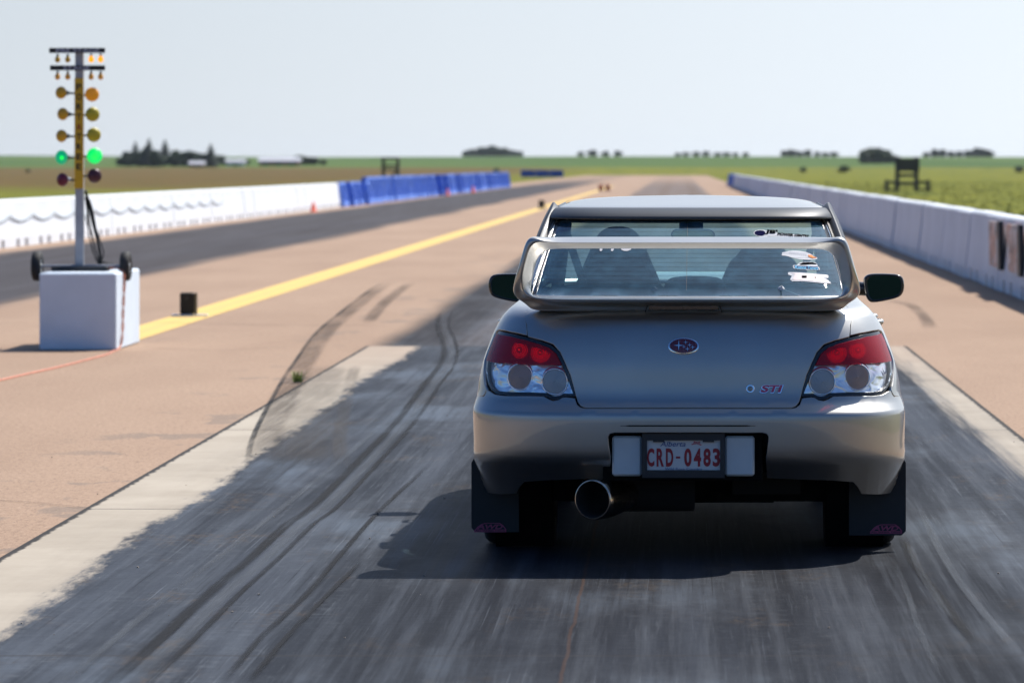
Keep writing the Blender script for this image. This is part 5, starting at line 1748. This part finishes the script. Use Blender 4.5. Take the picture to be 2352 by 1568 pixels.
# rear-view mirror seen through the glass
pm = [loc(a_, c_, 2.55) for a_, c_ in ((1543, 545), (1540, 538), (1545, 529), (1556, 525), (1620, 525), (1637, 529), (1643, 538), (1641, 548), (1632, 552), (1552, 552))]
P2 = chaikin([(p.x, p.z) for p in pm], 1)
mb_ = MB(); mb_.prism(P2, 2.55, 2.585, 'y'); c0 = loc(1590, 525, 2.56)
mb_.box(c0.x-.06, c0.x+.05, 2.56, 2.62, c0.z-.005, c0.z+.03); mb_.box(c0.x-.015, c0.x+.015, 2.56, 2.6, c0.z, 1.385)
rv = mb_.build('rear_view_mirror', M_matte, car, angle=30)
cxm_ = sum(p[0] for p in P2)/len(P2); czm = sum(p[1] for p in P2)/len(P2)
b = MB(); b.v = [(cxm_+(x-cxm_)*.93, 2.5485, czm+(z-czm)*.88) for x, z in P2]; b.f = [tuple(range(len(P2)))]
b.build('mirror_glass', Mat('grey_green_mirror').set('Base Color', (.35, .42, .38)).set('Metallic', 1.0).set('Roughness', .05).m, rv)

# --- stickers on the rear glass
M_sw = simple('white_sticker', (.50, .50, .52), .8, var=.03); M_sk2 = simple('black_sticker', (.004, .004, .005), .9, spec=.0)
M_sb = simple('blue_sticker', (.015, .04, .12), .8, spec=.1); M_ltb = simple('light_blue_print', (.12, .42, .66), .8); M_sp = simple('pale_pink_sticker', (.47, .39, .385), .45); M_so = simple('orange_sticker', (.70, .22, .05), .8)
_lt = laytext
def laytext(s, px, py, w, h, mat, parent, name='lettering', off=.004, shear=0, bold=.02, rot=0):
    return _lt(s, px, py, w, h, mat, parent, name, off-.0070, shear, bold, rot)
def flatpoly(name, poly, px, py, mat, off, parent=rearw):
    V, Fc = fill2d(poly, [], 5.0)
    return lay(name, V, Fc, px, py, mat, parent, off-.0070)
Z4 = lambda l, c: [(.9408*(1800+a/7.127)-c[0], -(.9408*(520+b_/7.127)-c[1])) for a, b_ in l]
# engine shop sticker
c = (1800, 536)
st = flatpoly('sticker', Z4([(330, 310), (350, 285), (400, 270), (480, 270), (520, 282), (690, 300), (690, 325), (1255, 365), (1262, 415), (780, 390), (560, 385), (500, 398), (430, 390), (370, 370), (335, 340)], c), *c, M_sw, .000)
flatpoly('sticker_disc', Z4([(342, 315), (370, 290), (420, 280), (480, 288), (510, 320), (500, 355), (460, 375), (400, 370), (355, 348)], c), *c, simple('navy_sticker', (.01, .01, .04), .9, spec=.0), .0012, st)
laytext("JB'", 1772, 530.5, 28, 11, M_sk2, st, 'sticker_lettering', .002, .15, .05, rot=-.06)
laytext('POWER CENTRE', 1825, 537.5, 72, 6.2, M_sk2, st, 'sticker_lettering', .0022, .15, .05, rot=-.075)
# oval sticker
c = (1839, 583)
st = flatpoly('sticker', chaikin(Z4([(800, 660), (850, 655), (930, 628), (1060, 630), (1200, 652), (1310, 690), (1360, 740), (1430, 755), (1420, 780), (1300, 790), (1130, 785), (980, 760), (880, 720), (795, 715), (810, 690)], c), 1), *c, M_sw, .000)
flatpoly('sticker_flame', Z4([(1240, 705), (1310, 712), (1360, 745), (1425, 758), (1330, 768), (1250, 740)], c), *c, M_so, .0022, st)
M_fn = simple('faint_grey_print', (.36, .37, .42), .8)
for k in range(9):      # print too faded to read: short slanted strokes
    flatpoly('faded_print', [(-1.1, -2.6), (.7, -2.6), (1.3, 2.6), (-.3, 2.6)], 1815+k*4.6, 577.2+k*.55, M_fn, .0016, st)
# blue sticker
c = (1853, 609)
st = flatpoly('sticker', chaikin(Z4([(975, 885), (1065, 878), (1080, 840), (1150, 825), (1330, 825), (1410, 850), (1415, 900), (1445, 910), (1468, 980), (1200, 965), (1010, 955)], c), 1), *c, M_sw, .000)
flatpoly('sticker_field', Z4([(1005, 895), (1200, 900), (1420, 915), (1440, 965), (1200, 950), (1025, 940)], c), *c, M_sb, .0012, st)
flatpoly('sticker_field', Z4([(1085, 868), (1150, 840), (1320, 838), (1395, 858), (1400, 872), (1300, 868), (1200, 876), (1120, 878)], c), *c, M_sk2, .0012, st)
laytext('Kunna Turarz', 1855, 612.3, 53, 8, M_ltb, st, 'sticker_lettering', .0022, 0, .02, rot=-.06)
# pale letters sticker
c = (1865, 633)
st = flatpoly('sticker', Z4([(925, 1015), (940, 1005), (1100, 1008), (1400, 1035), (1620, 1052), (1640, 1075), (1625, 1110), (1560, 1108), (1600, 1130), (1675, 1185), (1685, 1215), (1500, 1200), (1180, 1165), (1000, 1165), (965, 1135), (985, 1070), (930, 1045)], c), *c, M_sw, .000)
flatpoly('sticker_field', Z4([(960, 1020), (1100, 1022), (1400, 1048), (1600, 1064), (1605, 1090), (1500, 1100), (1530, 1130), (1640, 1180), (1500, 1180), (1200, 1148), (1020, 1148), (1000, 1120), (1030, 1040)], c), *c, M_sp, .0010, st)
flatpoly('sticker_gap', Z4([(1135, 1070), (1215, 1070), (1215, 1110), (1140, 1108)], c), *c, M_sk2, .002, st)
flatpoly('sticker_gap', Z4([(1352, 1085), (1370, 1086), (1370, 1125), (1355, 1123)], c), *c, M_sk2, .002, st)
laytext('SYMMETRICAL AWD', 1563, 681, 76, 3.2, M_sw, rearw, 'glass_lettering', .001, .2, .0)
# white windscreen writing whose lower edge shows under the wing blade
for a_, w_ in ((1380, 4.5), (1406, 4.5)):
    flatpoly('sticker', chaikin([(-w_*.2, 7), (w_*1.1, 7), (w_*.6, -5), (-w_*.9, -5)], 1), a_, 569, M_sw, .001)
flatpoly('sticker', chaikin([(-16, 6), (16, 6), (8, -4), (-9, -4)], 1), 1438, 569.5, M_sw, .001)
# suction hooks
for a_, c_ in ((1503, 691-1), ):
    pass
for k, (a_, c_, ex, ey) in enumerate(((1503, 670, 0, 0), (1795, 668, 62, 24))):
    t, v = uv(a_, c_-8); p = S(t, v, -.006)
    b = MB(); b.lathe([(.014, 0), (.011, .004), (.004, .008), (.003, .014), (.001, .015)], 14, Matrix.Translation(p) @ SN(t, v).to_track_quat('Z', 'Y').to_matrix().to_4x4())
    if ex:
        q = [S(*uv(a_+ex*i/5, c_-8+ey*i/5), -.005) for i in range(6)]
        b.tube(q, .0012, 5)
    b.build('suction_hook', M_clear if not ex else M_sw, rearw, smooth=True)

# --- the wing
Zw = lambda a_, b_: (1505.3+.36*a_, 319.9+.36*b_)
WC = 1577.0
# stations down the right half: outer px, inner px, rear y outer, rear y inner, front y
st_ = [((1577, 546), (1577, 571.5), .055, .085, .230),
       ((1700, 546), (1700, 571.5), .055, .085, .230),
       ((1820, 546), (1820, 571.5), .055, .085, .230),
       ((1880, 546.5), (1868, 571.5), .055, .085, .235),
       ((1915, 546.5), (1891, 573), .055, .085, .245),
       ((1928, 544.5), (1903, 577), .055, .088, .255),
       ((1937, 545.5), (1914, 584), .056, .090, .262),
       ((1944.5, 552), (1922, 595), .058, .092, .270),
       ((1950, 564), (1926, 606), .060, .094, .275),
       ((1956, 585), (1930, 625), .062, .096, .280),
       ((1966, 620), (1935, 648), .066, .100, .290),
       ((1976, 652), (1936.5, 662), .070, .104, .295),
       ((1979, 668), (1935, 673), .072, .106, .300),
       ((1976, 680), (1928, 680), .072, .106, .300),
       ((1968, 690), (1917, 683.5), .070, .104, .300),
       ((1956, 697), (1900, 685), .068, .100, .300),
       ((1945, 706), (1880, 685.3), .064, .098, .300),
       ((1936, 716), (1860, 685.5), .060, .094, .300),
       ((1880, 719), (1820, 685.5), .056, .090, .300),
       ((1760, 720), (1740, 685.5), .052, .086, .300),
       ((1660, 720), (1655, 685.5), .050, .084, .300),
       ((1577, 720), (1577, 685.5), .050, .084, .300)]
def wing():
    b = MB(); sec = []
    full = [(s, 1) for s in st_]+[(s, -1) for s in st_[::-1][1:-1]]
    N = len(full)
    for (o, i_, yo, yi, yf), sg in full:
        if sg < 0:
            o = (2*WC-o[0], o[1]); i_ = (2*WC-i_[0], i_[1])
        po = loc(o[0], o[1], yo); pi = loc(i_[0], i_[1], yi)
        d = pi-po; d.y = 0
        def P(f, y): 
            q = po+d*f; return (q.x, y, q.z)
        kb = min(1, max(0, (o[1]-640)/50.0))            # 0 on the blade, 1 on the foot
        ku = min(1, max(0, 1-(o[1]-546)/16.0)) if abs(o[0]-WC) < 330 else 0
        bl = [(.10, yf), (-.04, yf-.05), (-.04, yo+.12), (.06, yo+.085), (.22, yo+.050), (.38, yo+.012), (.44, yo), (.50, yo+.012), (.57, yo+.015), (.76, yo+.026), (1.0, yo+.050), (1.02, yi+.05), (.9, yf-.02)]
        up = [(.10, yf), (-.02, yf-.03), (0, yo+.06), (.0, yo+.018), (.06, yo+.004), (.22, yo), (.36, yo+.002), (.42, yo+.012), (.60, yo+.035), (.82, yo+.065), (1.0, yo+.10), (1.03, yo+.13), (.9, yf-.02)]
        ft = [(.10, yf), (-.02, yf-.03), (0, yo+.16), (.01, yo+.145), (.15, yo+.135), (.45, yo+.125), (.62, yo+.10), (.70, yo+.035), (.78, yo+.018), (.90, yo+.004), (.98, yo+.003), (1.0, yo+.05), (.80, yf-.02)]
        pr = []
        for q1, q2, q3 in zip(bl, up, ft):
            f_, y_ = (q1[j]*ku+q2[j]*(1-ku) for j in (0, 1))
            pr.append((f_*(1-kb)+q3[0]*kb, y_*(1-kb)+q3[1]*kb))
        sec.append([P(*q) for q in pr]); continue
        sec.append([P(.10, yf), P(-.02, yf-.03), P(0, yo+.06), P(0.0, yo+.022), P(.10, yo+.006), P(.30, yo), P(.46, yo+.001), P(.54, yo+.009), P(.62, yo+.012), P(.80, yi-.012), P(1.0, yi+.006), P(1.02, yi+.03), P(.9, yf-.02)])
    m_ = len(sec[0])
    for s in sec: b.v += s
    for i in range(N):
        j = (i+1) % N
        for k in range(m_):
            l = (k+1) % m_
            b.f.append((i*m_+k, i*m_+l, j*m_+l, j*m_+k))
    o = b.build('rear_wing', M_paint, car, smooth=True)
    md = o.modifiers.new('sub', 'SUBSURF'); md.levels = 2; md.render_levels = 2
    return o
wg = wing()
# centre brake light set in the wing foot
a, b_ = loc(1490, 701, .17), loc(1650, 711.5, .17)
MB().box(a.x, b_.x, .172, .200, b_.z, a.z, bev=.002).build('brake_light', simple('dark_smoked_lens', (.030, .018, .016), .25, coat=.5), wg)
for xx in (1487, 1653):
    p = loc(xx, 702, .168); q = loc(xx-(5 if xx < 1500 else -5), 717, .178)
    MB().tube([p, q], .0016, 5).build('seam', M_gap, wg)
